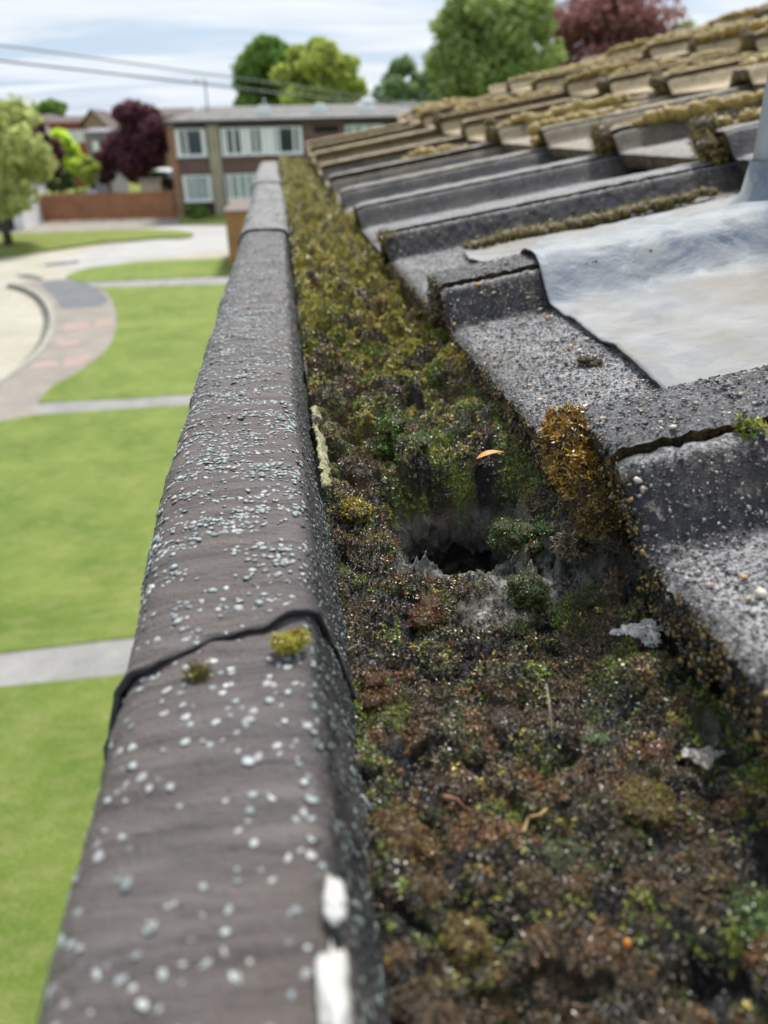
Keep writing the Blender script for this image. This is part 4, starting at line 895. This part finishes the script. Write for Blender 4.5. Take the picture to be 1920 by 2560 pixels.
# outlet wall darkened inwards: wet grime with the hole's shade painted in
an = np.arctan2(Y-HYc, X-HX); hz = ss(HR+0.006, HR-0.001, rr)*(0.12+0.88*ss(-0.006, 0.012, Y-HYc))*(gn(an*7, Z/0.004, 92)*0.0026+gn(an*15, Z/0.0018, 93)*0.0012)
V = np.stack([X + fbm(X, Y, 0.004, 2, 90)*0.0012+np.cos(an)*hz, Y + fbm(X, Y, 0.004, 2, 91)*0.0012+np.sin(an)*hz, Z], -1).reshape(-1, 3)
mroot = link('moss', mesh_np('moss', V, grid_faces(len(xs), len(ys), rr > HR-0.0092), [M_BED], None, True, colr.reshape(-1, 3), {'mineral': bb.ravel()}))
tag(mroot, 'thick moss and black silt filling the gutter', 'moss', kind='stuff')
def shoots(P, N, size, cols, nl, r, open_=(0.35, 1.1), width=0.3, tipgain=1.25):
    n = len(P); t, b_, nn = frames(N+r.normal(size=N.shape)*0.35, r)
    az = (np.arange(nl)[None]/nl*2*math.pi + r.uniform(0, 6.28, (n, 1)) + r.normal(size=(n, nl))*0.35)
    el = r.uniform(open_[0], open_[1], (n, nl)); L_ = size[:, None]*r.uniform(.65, 1.2, (n, nl))
    def dirn(az, el): return (np.cos(az)*np.sin(el))[..., None]*t[:, None]+(np.sin(az)*np.sin(el))[..., None]*b_[:, None]+np.cos(el)[..., None]*nn[:, None]
    d1 = dirn(az, el*0.7); d2 = dirn(az, el*1.5); sdv = dirn(az+math.pi/2, np.full_like(el, math.pi/2))
    base = P[:, None]+nn[:, None]*(size[:, None, None]*r.uniform(-.1, .75, (n, nl, 1)))
    midp = base+d1*(L_*0.55)[..., None]; tip = midp+d2*(L_*0.6)[..., None]; wv = sdv*(L_*width*0.5)[..., None]
    V = np.stack([base, midp-wv, tip, midp+wv], 2).reshape(-1, 3); F = np.arange(len(V)).reshape(-1, 4)
    c = np.repeat((cols[:, None]*r.uniform(.7, 1.3, (n, nl, 1))).reshape(-1, 3), 4, 0).reshape(-1, 4, 3)
    c[:, 2] *= tipgain; c[:, 0] *= 0.75
    return V, F, c.reshape(-1, 3)
def moss_points(n, y0, y1, r, power=1.2):
    u = r.random(n); a = 1-power; Y = (y0**a+u*(y1**a-y0**a))**(1/a); X = r.uniform(0.0085, 0.134, n)
    z, rr, bare = moss_h(X, Y, False); cv = COVER[0].copy(); e = 0.0015; zx, _, _ = moss_h(X+e, Y, False); zy, _, _ = moss_h(X, Y+e, False)
    k = (r.random(n) < 0.05+0.95*cv) & (rr > HR+0.0005+r.random(n)*0.004) & (r.random(n) > np.clip(bare*2.6-0.1, 0, 0.985)); N = np.stack([-(zx-z)/e*0.6, -(zy-z)/e*0.6, np.ones(n)], -1)
    return np.stack([X, Y, z], -1)[k], N[k]
VV, FF, CC = [], [], []; nv = 0
def add(v, f, c):
    global nv
    VV.append(v); FF.append(f+nv); CC.append(c); nv += len(v)
def lay(n, y0, y1, power, szf, nl, seed, open_, width, dark=False):
    r = np.random.default_rng(seed); P, N = moss_points(n, y0, y1, r, power); W = moss_kind(P[:, 0], P[:, 1], r, 0.10)
    if dark: nr_ = ss(0.42, 0.28, P[:, 1])[:, None]; W = W*(np.array([.4, .35, .7, 1.3, .7, 1.9, 2.6])*nr_+(1-nr_)*np.array([1.3, 1.1, 1.0, 1.0, .6, .7, .6]))
    else: W = W*np.array([1.1, 1.1, 1, 1.0, .8, .9, .25])
    W /= W.sum(1, keepdims=True); cum = W.cumsum(1); k = (r.random((len(P), 1)) < cum).argmax(1); cols = PAL[k]*r.uniform(.75, 1.3, (len(P), 1))
    if dark: cols = np.where((r.random((len(P), 1)) < 0.16), np.array([[.20, .18, .155]])*r.uniform(.6, 1.2, (len(P), 1)), cols)
    sz = szf(P[:, 1])*np.exp(r.normal(size=len(P))*.22); add(*shoots(P+np.array([0, 0, -0.0006]), N, sz, cols, nl, r, open_, width))
lay(120000, 0.05, 0.50, 0.8, lambda y: 0.00075+0.0011*y, 5, 1, (0.3, 1.3), 0.34, True)      # fine dark curled leaves
lay(56000, 0.05, 0.62, 0.7, lambda y: 0.0010+0.0014*y, 7, 2, (0.35, 1.15), 0.26)           # star shaped green shoots
lay(62000, 0.45, 3.28, 1.2, lambda y: 0.0015+0.0010*y, 5, 3, (0.3, 1.2), 0.5)
shm = link('shoots', mesh_np('shoots', np.concatenate(VV), np.concatenate(FF), [M_SHOOT], None, False, np.concatenate(CC)), mroot); shm['kind'] = 'stuff'

# ------------------------------------------------------------------ single moss cushions
def cushion(name, pts, rad, c1, c2, label, seed, dens, sz=0.0022, nl=7, group=None, cat='moss clump', squash=0.6, base=(0.05, 0.035, 0.012), open_=(0.3, 1.1), tip=1.25, width=0.26):
    """lumpy cushion following a polyline, clothed in shoots"""
    r = np.random.default_rng(seed); pts = [np.array(p, float) for p in pts]; o0 = pts[0]
    root = empty(name, tuple(o0)); B = []; nb = 0; Vb, Fb = [], []; Ps, Ns = [], []
    V0, F0 = icos(3)
    L_ = sum(np.linalg.norm(b_-a_) for a_, b_ in zip(pts, pts[1:])) if len(pts) > 1 else 0
    m = max(1, int(L_/(rad*0.75))+1) if L_ else 5
    for i in range(m):
        if L_:
            t = i/max(1, m-1)*(len(pts)-1); k = min(int(t), len(pts)-2); c = pts[k]+(pts[k+1]-pts[k])*(t-k) + r.normal(size=3)*rad*0.16; rd = rad*r.uniform(.65, 1.1)*(0.6+0.4*math.sin(math.pi*(i+0.6)/(m+0.2)))
        else: c = pts[0]+r.normal(size=3)*rad*np.array([.5, .5, .3]); rd = rad*r.uniform(.5, .85)
        nrm = 1+np.array([gn(v[0]*2.1+v[2]*1.3+seed, v[1]*2.1-v[2]+i*5.1, 3) for v in V0])*0.28
        Vq = V0*nrm[:, None]*rd*np.array([1, 1, squash]); Vb.append(Vq+c); Fb.append(F0+nb); nb += len(V0)
        kk_ = r.integers(0, len(V0), int(dens*rd/rad/m)+1); Ps.append(Vq[kk_]+c); Ns.append(V0[kk_]*np.array([1, 1, 1/squash])*0.8+np.array([0, 0, .35]))
    n = nb; cb_ = np.tile(np.array(base), (n, 1))*r.uniform(.7, 1.3, (n, 1))
    me = mesh_np('cushion', np.concatenate(Vb)-o0, np.concatenate(Fb), [M_SOIL], None, True, cb_); link('cushion', me, root)
    P = np.concatenate(Ps)-o0; N = np.concatenate(Ns); f = r.random((len(P), 1))**1.3; cols = np.array(c1)*(1-f)+np.array(c2)*f
    P = P+r.normal(size=P.shape)*sz*0.3
    v, f_, c_ = shoots(P, N, np.full(len(P), sz)*r.uniform(.7, 1.25, len(P)), cols, nl, r, open_, width, tip)
    so_ = link('shoots', mesh_np('shoots', v, f_, [M_SHOOT], None, False, c_), root); so_['kind'] = 'stuff'
    tag(root, label, cat, group); return root
GOLD, OLIV, ORN, BRN, GRN, YEL = (.42, .30, .035), (.20, .19, .025), (.38, .17, .025), (.09, .05, .02), (.07, .14, .018), (.50, .46, .05)
cushion('moss_clump', [(0.0995, 0.255, -0.1025), (0.0985, 0.247, -0.1085), (0.0990, 0.238, -0.114)], 0.0086, (.10, .045, .014), (.46, .28, .03), 'golden orange moss clump on the front end of the nearest roll', 401, 1500, 0.0024, 8, squash=1.0, tip=2.0, base=(.03, .018, .008))
cushion('moss_clump', [(0.1010, 0.246, -0.118), (0.1005, 0.234, -0.119), (0.1015, 0.226, -0.119)], 0.0082, (.05,.03,.015), (.26, .18, .03), 'dark brown moss hanging below the golden clump at the nearest roll', 402, 2600, 0.0018, 7, squash=1.0)
cushion('moss_tuft', [(-0.0082, 0.1585, -0.1143), (-0.0060, 0.1592, -0.1143), (-0.0038, 0.1600, -0.1143)], 0.0021, (.26, .21, .02), YEL, 'small yellow moss tuft on the first felt joint', 403, 700, 0.0012, 6, squash=.45, cat='moss tuft')
cushion('moss_tuft', [(-0.0290, 0.1525, -0.1165)], 0.0018, BRN, OLIV, 'small brown green moss tuft left along the first felt joint', 404, 200, 0.0011, 6, cat='moss tuft')
g_ = cushion('moss_tuft', [(0.1010, 0.2500, -0.1450)], 0.0060, (.16, .12, .07), (.30, .24, .15), 'brown rosette moss with long curled leaves beside the gutter outlet', 405, 240, 0.0030, 10, cat='moss tuft', open_=(.2, 1.2), width=.16)
cushion('moss_clump', [(0.0835, 0.2700, -0.1525)], 0.0085, (.05, .10, .02), (.11, .19, .03), 'green moss clump right of the outlet', 406, 1440, 0.0010, 8, squash=.45)
cushion('moss_clump', [(0.0795, 0.2350, -0.1580)], 0.0075, (.05, .10, .02), (.12, .18, .05), 'pale green moss clump in front of the outlet on bare concrete', 407, 768, 0.0013, 8, squash=.45)
cushion('moss_clump', [(0.0445, 0.3700, -0.1400)], 0.0075, (.06, .13, .015), (.14, .24, .02), 'bright green moss clump left behind the outlet', 408, 768, 0.0015, 8, squash=.45)
cushion('moss_clump', [(0.0575, 0.3580, -0.1430)], 0.0065, (.10, .17, .04), (.22, .30, .10), 'pale green moss clump straight behind the outlet', 409, 672, 0.0014, 8, squash=.45)
cushion('moss_clump', [(0.0230, 0.3000, -0.1500)], 0.0060, GOLD, OLIV, 'golden tuft against the inner face of the felt edge', 410, 608, 0.0015, 7, squash=.45)
cushion('moss_clump', [(0.0400, 0.2270, -0.1580)], 0.0050, (.16, .06, .02), (.24, .11, .03), 'rusty red moss patch left of the bare concrete', 411, 420, 0.0011, 7, squash=.3)
def sfp(u, v, dz=0.0):
    z = -0.155
    for _ in range(6): p = at_z(u*1.1573, v*1.1573, z); z = float(moss_h(np.array([p[0]]), np.array([p[1]]), False)[0][0])
    return (float(p[0]), float(p[1]), z+dz)
for (u, v, rd, c1, c2, dn_, sz_, lb) in [
    (1465, 1850, .0085, (.05, .042, .038), (.15, .135, .12), 1500, .0009, 'dark grey lump of silty moss at the lower right of the gutter'),
    (870, 1850, .0070, (.15, .075, .035), (.34, .26, .06), 1500, .0014, 'large reddish brown moss hump at the lower left beside the felt edge'),
    (955, 1990, .0062, (.15, .09, .03), (.36, .30, .06), 1200, .0014, 'orange brown moss hump near the bottom of the gutter'),
    (1215, 1800, .0070, (.10, .12, .04), (.22, .22, .13), 1200, .0013, 'grey green moss hump in the lower middle of the gutter'),
    (1090, 1560, .0060, (.09, .06, .035), (.20, .16, .11), 1000, .0011, 'grey brown moss hump just left of the upright straw'),
    (850, 1520, .0075, (.12, .14, .02), (.28, .27, .04), 1300, .0012, 'olive moss hump left of the straw near the felt edge'),
    (1270, 1585, .0048, (.26, .22, .15), (.42, .38, .27), 900, .0008, 'beige crusty moss lump just right of the straw'),
    (1305, 1600, .0022, (.12, .20, .06), (.26, .36, .14), 300, .0010, 'tiny pale green moss bead beside the beige lump'),
    (1180, 1140, .0075, (.04, .09, .018), (.10, .17, .03), 1100, .0014, 'green moss hump between the outlet and the nearest tile end'),
    (1260, 1330, .0070, (.06, .075, .018), (.16, .17, .035), 1100, .0014, 'olive green moss hump right of the bare concrete patch'),
    (1420, 1720, .0060, (.16, .11, .03), (.32, .26, .05), 900, .0013, 'golden brown moss hump above the dark grey lump at the right'),
    (1640, 1980, .0060, (.05, .12, .02), (.16, .26, .03), 900, .0014, 'bright green moss hump at the lower right edge of the gutter'),
    (760, 1170, .0065, (.20, .10, .02), (.36, .26, .04), 1000, .0014, 'rusty golden moss hump against the felt edge by the outlet'),
    (800, 1500, .0050, (.14, .05, .02), (.24, .16, .04), 700, .0013, 'red brown moss hump close to the felt edge')]:
    cushion('moss_clump', [sfp(u, v, -rd*0.25)], rd*1.05, tuple(x*.7 for x in c1), tuple(x*.75 for x in c2), lb, 700+u, dn_*1.3, sz_*.8, 7, squash=.33, base=tuple(0.5*x for x in c1))
cushion('moss_clump', [(0.1080, 0.3950, -0.1430)], 0.0110, (.05, .08, .02), (.09, .13, .03), 'dull green moss cushion under the pan of the second tile', 413, 480, 0.0022, 7, squash=.7)
# golden moss lines on the rolls of the upper tiles
rm = np.random.default_rng(61); cnt = 0
def on_tile(c, n, lx, ly):
    x, y, z = tile_at(c, n); return np.array([x+lx*math.cos(TILT), y+ly, z+lx*math.sin(TILT)+float(prof(ly))])
spec = []
for c in range(0, 5):
    for n in range(2 if c < 2 else 3, 10):
        spec.append((c, n))
for c, n in spec:
    q0 = 0.55 if c == 0 else 0.95
    if c == 0 and n < 5: continue
    if rm.random() > q0: continue
    a = rm.uniform(0.0, 0.05) if c else rm.uniform(0.05, .2); b_ = rm.uniform(0.16, 0.36); k = 4
    side_ = rm.choice([0.004, 0.008, RIBW-0.004])
    pts = [on_tile(c, n, a+(b_-a)*i/k, side_+rm.normal()*0.003)+np.array([0, 0, 0.001]) for i in range(k+1)]
    if c and rm.random() < 0.55: pts = [on_tile(c, n, -0.002, RIBW*0.5)+np.array([-0.004, 0, -0.016])]+pts
    dist_ = 'tan' if n > 6 else 'dark'
    cushion('moss_strip', pts, rm.uniform(0.010, 0.019), (.30, .21, .045), (.58, .43, .10), 'golden moss ridge along the roll of the %s tile in the %s row' % (ordn[n], ordn[c]), 500+cnt, 800, 0.0024, 5, 'golden moss ridges on the tile rolls', 'moss', .8, (.34, .24, .055), (.2, 1.0)); cnt += 1
for c, n in [(1, 1), (1, 2), (1, 3), (1, 5), (1, 7), (2, 3), (2, 5), (2, 6), (3, 6)]:
    p = [on_tile(c, n, -0.004, 0.030)+np.array([0, 0, 0.002]), on_tile(c, n, -0.005, 0.010)+np.array([-.003, 0, -0.012]), on_tile(c, n, 0.0, 0.012)+np.array([-.004, 0, -0.026])]
    cushion('moss_clump', p, 0.0150, (.16, .11, .03), (.46, .33, .07), 'brown gold moss hanging on the nose of the %s tile in the %s row' % (ordn[n], ordn[c]), 600+cnt, 500, 0.0036, 6, 'moss clumps on the tile noses', 'moss clump', .9); cnt += 1
cushion('moss_strip', [(0.175, 0.752, -0.103), (0.215, 0.755, -0.096), (0.25, 0.762, -0.093), (0.31, 0.762, -0.083), (0.37, 0.765, -0.072), (0.42, 0.770, -0.064)], 0.0085, (.20, .13, .04), (.46, .40, .08), 'olive and brown moss ridge along the back edge of the lead', 450, 2200, 0.0022, 6, None, 'moss', .7, (.12, .085, .03))
cushion('moss_clump', [(0.105, 0.820, -0.1020)], 0.009, BRN, GOLD, 'small gold moss clump on the end of the third roll', 451, 260, 0.003, 6)
cushion('moss_clump', [(0.101, 0.530, -0.1040), (0.102, 0.522, -0.115)], 0.006, (.06, .05, .03), (.20, .17, .08), 'thin olive moss clump on the front end of the second roll', 452, 380, 0.0024, 6)
cushion('moss_tuft', [on_tile(0, -1, 0.045, 0.297)+np.array([0, 0, 0.002])], 0.0028, GRN, YEL, 'tiny yellow green tuft growing in the joint of the nearest roll', 453, 90, 0.0024, 7, cat='moss tuft')
cushion('moss_tuft', [on_tile(0, -1, 0.083, 0.297)+np.array([0, 0, 0.002])], 0.0024, GRN, YEL, 'tiny lime tuft in the same roll joint at the right edge', 454, 90, 0.0024, 7, cat='moss tuft')
cushion('moss_crumb', [on_tile(0, 0, 0.055, 0.155)+np.array([0, 0, 0.001])], 0.004, BRN, (.12, .08, .05), 'small crumb of dry brown moss on the grey tile pan', 455, 140, 0.0016, 6, cat='moss crumb')

# ================================================================== LEAD SLATE AND VENT PIPE
def roofz(X, Y):
    n = np.floor((Y-YJ0)/P_); ly = Y-YJ0-n*P_
    return Z0 + (X-X0)*math.tan(TILT) + prof(ly)
ny = 170; nx = 110
ty = np.linspace(0, 1, ny); tx = np.linspace(0, 1, nx); TX, TY = np.meshgrid(tx, ty, indexing='ij')
YA = 0.2905 + TX*0.004; YB = 0.737+0.006*np.sin(TX*9)
Y = YA+(YB-YA)*TY
XL = 0.1685 + 0.002*np.sin(Y*19) + 0.0006*np.sin(Y*71) - 0.003*ss(.5, .3, Y) - 0.006*ss(0.62, 0.7, Y)
X = XL+(0.452-XL)*TX
Z = sum(roofz(X, Y+o_)*w_ for o_, w_ in ((-0.012, .12), (-0.006, .2), (0, .36), (0.006, .2), (0.012, .12)))+0.0030
Z += fbm(X, Y, 0.05, 3, 95)*0.0028 + fbm(X, Y, 0.018, 3, 96)*0.0012 + np.abs(fbm(X*0.6, Y, 0.03, 3, 98))*0.0022
Z += 0.0035*ss(0.02, 0, TX)*np.abs(np.sin(Y*26+.5))*ss(.4,.55,Y) 
pc = np.hypot(X-0.413, Y-0.628); Z += 0.012*np.exp(-((pc-0.036)/0.012)**2)
ln_ = (Y-YJ0-P_*np.floor((Y-YJ0)/P_)); pan = ss(RIBW+RUN, RIBW+RUN+.02, ln_)*ss(P_-.02, P_-.05, ln_); silt = np.clip(pan*(0.62+fbm(X, Y, 0.06, 4, 97)*1.2), 0, 1)
V = np.stack([X, Y, Z], -1).reshape(-1, 3); nvl = len(V); F = grid_faces(nx, ny)
Vb_ = V.copy(); Vb_[:, 2] -= 0.0013; V = np.concatenate([V, Vb_])
F2 = F[:, ::-1]+nvl; j = np.arange(ny-1); i = np.arange(nx-1)
E1 = np.stack([j, j+1, nvl+j+1, nvl+j], -1); E2 = np.stack([i*ny, nvl+i*ny, nvl+(i+1)*ny, (i+1)*ny], -1); E3 = np.stack([i*ny+ny-1, (i+1)*ny+ny-1, nvl+(i+1)*ny+ny-1, nvl+i*ny+ny-1], -1)
Fa = np.concatenate([F, F2, E1, E2, E3]); mi = np.concatenate([np.zeros(len(F)), np.ones(len(Fa)-len(F))]).astype(int)
lead = link('lead_flashing', mesh_np('lead_flashing', V, Fa, [M_LEAD, M_LEADEDGE], mi, True, None, {'silt': np.concatenate([silt.ravel()]*2)}))
tag(lead, 'pale grey lead sheet dressed over the second tile roll', 'lead flashing')
vp = empty('vent_pipe', (0.413, 0.628, -0.06)); 
b = MB(); b.tube([(0, 0, -0.03), (0, 0, 0.62)], 0.0345, 48, cap=True); b.build('pipe', M_PIPE, vp, True)
b = MB(); b.tube([(0, 0, -0.012), (0.0005, 0, 0.006), (0, 0, 0.030)], [0.052, 0.0395, 0.0362], 48, cap=False); b.build('collar', M_LEAD, vp, True)
b = MB(); b.tube([(0, 0, 0.60), (0, 0, 0.66)], 0.042, 48); b.build('cowl', M_PIPE, vp, True)
tag(vp, 'upright grey vent pipe rising through the lead at the right edge', 'vent pipe')
cushion('moss_crumb', [(0.330, 0.425, float(roofz(np.array(.33), np.array(.425)))+0.005)], 0.0055, BRN, OLIV, 'small olive moss crumb lying on the lead sheet', 456, 220, 0.0022, 6, cat='moss crumb')

# ================================================================== SMALL LOOSE THINGS
def zat(x, y): return float(moss_h(np.array([x]), np.array([y]), False)[0][0])
def stone_thing(name, p, s, c, label, seed, rot=0.3, cat='stone', rough=0.7, jit=0.16, ):
    r = np.random.default_rng(seed); V0, F0 = ICO2; V = V0*(1+r.normal(size=(len(V0), 1))*jit*0.5)*np.array(s)
    ca, sa = math.cos(rot), math.sin(rot); V = np.stack([V[:, 0]*ca-V[:, 1]*sa, V[:, 0]*sa+V[:, 1]*ca, V[:, 2]], -1)
    o = link(name, mesh_np(name, V, F0, [simple(name+'_mat', c, rough, 0.2, 300, bump=0.0006)], None, True), None, p); sub = o.modifiers.new('s', 'SUBSURF'); sub.levels = 1; sub.render_levels = 1
    tag(o, label, cat); return o
def surf(u, v, dz=0.0):   # where a sight line meets the moss
    z = -0.15
    for _ in range(6): p = at_z(u, v, z); z = zat(p[0], p[1])+dz
    return at_z(u, v, z)
K = 1920/1659
p = surf(655*K, 672*K); stone_thing('concrete_fragment', (p[0]+.001, p[1], p[2]+.001), (.0055, .014, .003), (.27, .28, .28), 'pale grey concrete fragment lying against the felt edge', 1)
p = surf(733*K, 722*K); stone_thing('pebble', (p[0], p[1], p[2]+.0012), (.0040, .0046, .0028), (.40, .37, .31), 'larger cream pebble half sunk in the gutter moss', 2)
p = surf(733*K, 747*K); stone_thing('pebble', (p[0], p[1], p[2]+.001), (.0032, .0034, .0024), (.44, .42, .38), 'small white pebble just in front of the larger cream pebble', 3)
p = surf(712*K, 573*K); stone_thing('pebble', (p[0], p[1], p[2]+.003), (.007, .007, .005), (.62, .60, .56), 'whitish pebble in the far yellow moss', 4)
p = surf(612*K, 390*K); stone_thing('pebble', (p[0]+.01, min(p[1], 3.0), p[2]+.004), (.010, .02, .007), (.30, .29, .27), 'pale lump at the far end of the gutter', 5)
def grit_patch(u, v, rx, ry, c, n, gs, label, seed):
    r = np.random.default_rng(seed); p = surf(u*K, v*K); a_ = r.uniform(0, 6.283, n); q_ = np.sqrt(r.random(n))*(0.75+0.35*np.sin(a_*3+seed)+0.15*np.sin(a_*7))
    X_ = np.cos(a_)*q_*rx; Y_ = np.sin(a_)*q_*ry; Z_ = (1-q_**2)*gs*1.5+gn(X_/0.0016, Y_/0.0016, seed)*gs
    Vg, Fg, Cg = blobs(np.stack([X_, Y_, Z_], -1), np.tile([0, 0, 1.0], (n, 1)), gs*np.exp(r.normal(size=n)*.5), .7, np.tile(np.array(c), (n, 1))*r.uniform(.5, 1.15, (n, 1)), r, ICO1, .3)
    tag(link('mortar_patch', mesh_np('mortar_patch', Vg, Fg, [M_GRIT], None, False, Cg), None, (p[0], p[1], p[2]+.0006)), label, 'mortar')
grit_patch(1388, 1372, .0085, .0060, (.60, .58, .53), 900, .00042, 'rough whitish mortar patch just left of the nearest tile edge', 6)
grit_patch(1515, 1640, .0055, .0034, (.27, .245, .22), 400, .00038, 'small grey mortar crumb at the lower right below the tiles', 7)
grit_patch(1185, 1262, .0095, .0040, (.32, .31, .28), 700, .00036, 'crumbly pale concrete grit in front of the outlet on its right', 8)
grit_patch(1060, 1335, .0070, .0040, (.25, .245, .22), 500, .00034, 'grey grit patch below the middle of the outlet', 9)
p = surf(1352*K, 2053*K); stone_thing('seed', (p[0], p[1], p[2]+.0022), (.0010, .0010, .0014), (.65, .26, .04), 'tiny orange seed standing in the moss at the bottom', 9, 0, 'seed', .4, .1)
for k_, (u, v, s_) in enumerate([(1378, 1412, .0022), (1410, 883, .0021), (1318, 886, .0018)]): pass
# fallen leaf
def leaf_thing(p, ln_, wd, rotz, tilt, c, label):
    n = 12; V = []; F = []
    for i in range(n+1):
        t = i/n; h_ = wd*math.sin(math.pi*t**0.8)*(1-0.2*t); zc = 0.25*ln_*math.sin(t*2.6)*0.35
        V += [(t*ln_, -h_, zc+h_*0.5), (t*ln_, 0, zc), (t*ln_, h_, zc+h_*0.6)]
    for i in range(n):
        for q_ in (0, 1): F.append((i*3+q_, i*3+3+q_, i*3+4+q_, i*3+1+q_))
    o = link('fallen_leaf', mesh_np('fallen_leaf', V, F, [simple('dry_leaf', c, 0.5, .25, 500)], None, True), None, p, (0, tilt, rotz)); so_ = o.modifiers.new('t', 'SOLIDIFY'); so_.thickness = 0.00015
    tag(o, label, 'leaf')
zl = -0.145
for _ in range(5):
    p = at_z(1028*K, 992*K, zl); gx_, gy_ = np.meshgrid(np.linspace(p[0]-.001, p[0]+.014, 12), np.linspace(p[1]-.005, p[1]+.005, 12)); zl = zl*.4+.6*(float(moss_h(gx_.ravel(), gy_.ravel())[0].max())+.0012)
p = at_z(1028*K, 992*K, zl); leaf_thing((p[0], p[1], zl), .0150, .0022, R(8), R(-4), (.48, .22, .055), 'slim orange brown dead leaf on the moss behind the outlet')
def stick(name, pts, rad, c, label, cat):
    tag(MB().tube(pts, rad, 8).build(name, simple(name+'_bark', c, .6, .3, 400), None, True), label, cat)
def s3(u, v, dz): p = surf(u*K, v*K); return (p[0], p[1], p[2]+dz)
a = s3(1192, 1590, .001); b_ = s3(1186, 1590, .001); stick('straw', [a, (a[0]-.0001, a[1]+.003, a[2]+.006), (a[0]-.0006, a[1]+.006, a[2]+.0125)], [.00032, .0003, .0001], (.60, .52, .38), 'short upright straw stalk in the dark moss', 'straw')
stick('twig', [s3(1195, 1262, .002), s3(1225, 1275, .0024), s3(1245, 1278, .0016)], .0003, (.20, .09, .05), 'thin reddish twig on the bare concrete before the outlet', 'twig')
stick('twig', [s3(745, 1425, .003), s3(775, 1410, .0035), s3(810, 1418, .002)], .0003, (.14, .12, .09), 'thin grey rootlet near the felt edge', 'twig')
stick('twig', [s3(1130, 1810, .002), s3(1140, 1790, .004), s3(1165, 1780, .003), s3(1180, 1765, .003)], .0004, (.42, .30, .14), 'curled tan rootlet in the lower middle moss', 'twig')
stick('twig', [s3(760, 1745, .004), s3(785, 1752, .005), s3(805, 1768, .002)], .0005, (.35, .36, .36), 'short pale curved stalk beside the felt edge', 'twig')
stick('twig', [s3(960, 1735, .002), s3(985, 1745, .003), s3(1010, 1765, .002)], [.0008, .0005, .0003], (.24, .11, .07), 'short reddish brown twig in the near moss', 'twig')
# white sealant on the inner shoulder
def sealant(p, s, label, seed):
    r = np.random.default_rng(seed); V0, F0 = icos(3); n_ = np.array([gn(v[0]*2+v[2]+seed, v[1]*3-v[2], 4)+.5*gn(v[0]*5+seed, v[1]*6+v[2]*4, 5) for v in V0])
    V = V0*(1+n_[:, None]*0.5)*np.array(s)
    tag(link('sealant_blob', mesh_np('sealant_blob', V, F0, [M_MASTIC], None, True), None, p, (0, R(18), R(-3))), label, 'sealant')
p = at_z(722*K, 1935*K, -.1155); sealant((p[0], p[1], -.1168), (.0021, .0042, .0010), 'smaller white sealant blob on the felt shoulder', 3)
p = at_z(716*K, 2135*K, -.1155); sealant((p[0]+.0003, p[1], -.1168), (.0026, .0075, .0010), 'longer white sealant smear on the felt shoulder at the bottom', 8)
# strip of yellow lichen on the inner wall by the felt
b = MB(); rl = np.random.default_rng(4); nn_ = 60; V = []; F = []
for i in range(nn_):
    y = 0.30+0.105*i/(nn_-1); wq = 0.0036*math.sin(math.pi*i/(nn_-1))**.5
    for k_ in range(5):
        t = k_/4; V.append((0.0078+0.0035*t+rl.normal()*.0005, y, -0.1370-wq*1.6*(t-.5)+rl.normal()*.0006+.002*math.sin(y*60)*0.3))
F = grid_faces(nn_, 5)
q = NM('yellow_lichen', .9, .2); f = q.noise(400, 5, .7); q.col(q.ramp(f, [(.35, (.10, .10, .06)), (.5, (.40, .38, .22)), (.7, (.62, .60, .42))])); q.bump(f, .002)
o = link('lichen_strip', mesh_np('lichen_strip', V, F, [q.m], None, True)); s_ = o.modifiers.new('t', 'SOLIDIFY'); s_.thickness = .0015; tag(o, 'crusty pale yellow lichen strip along the inner felt edge', 'lichen')
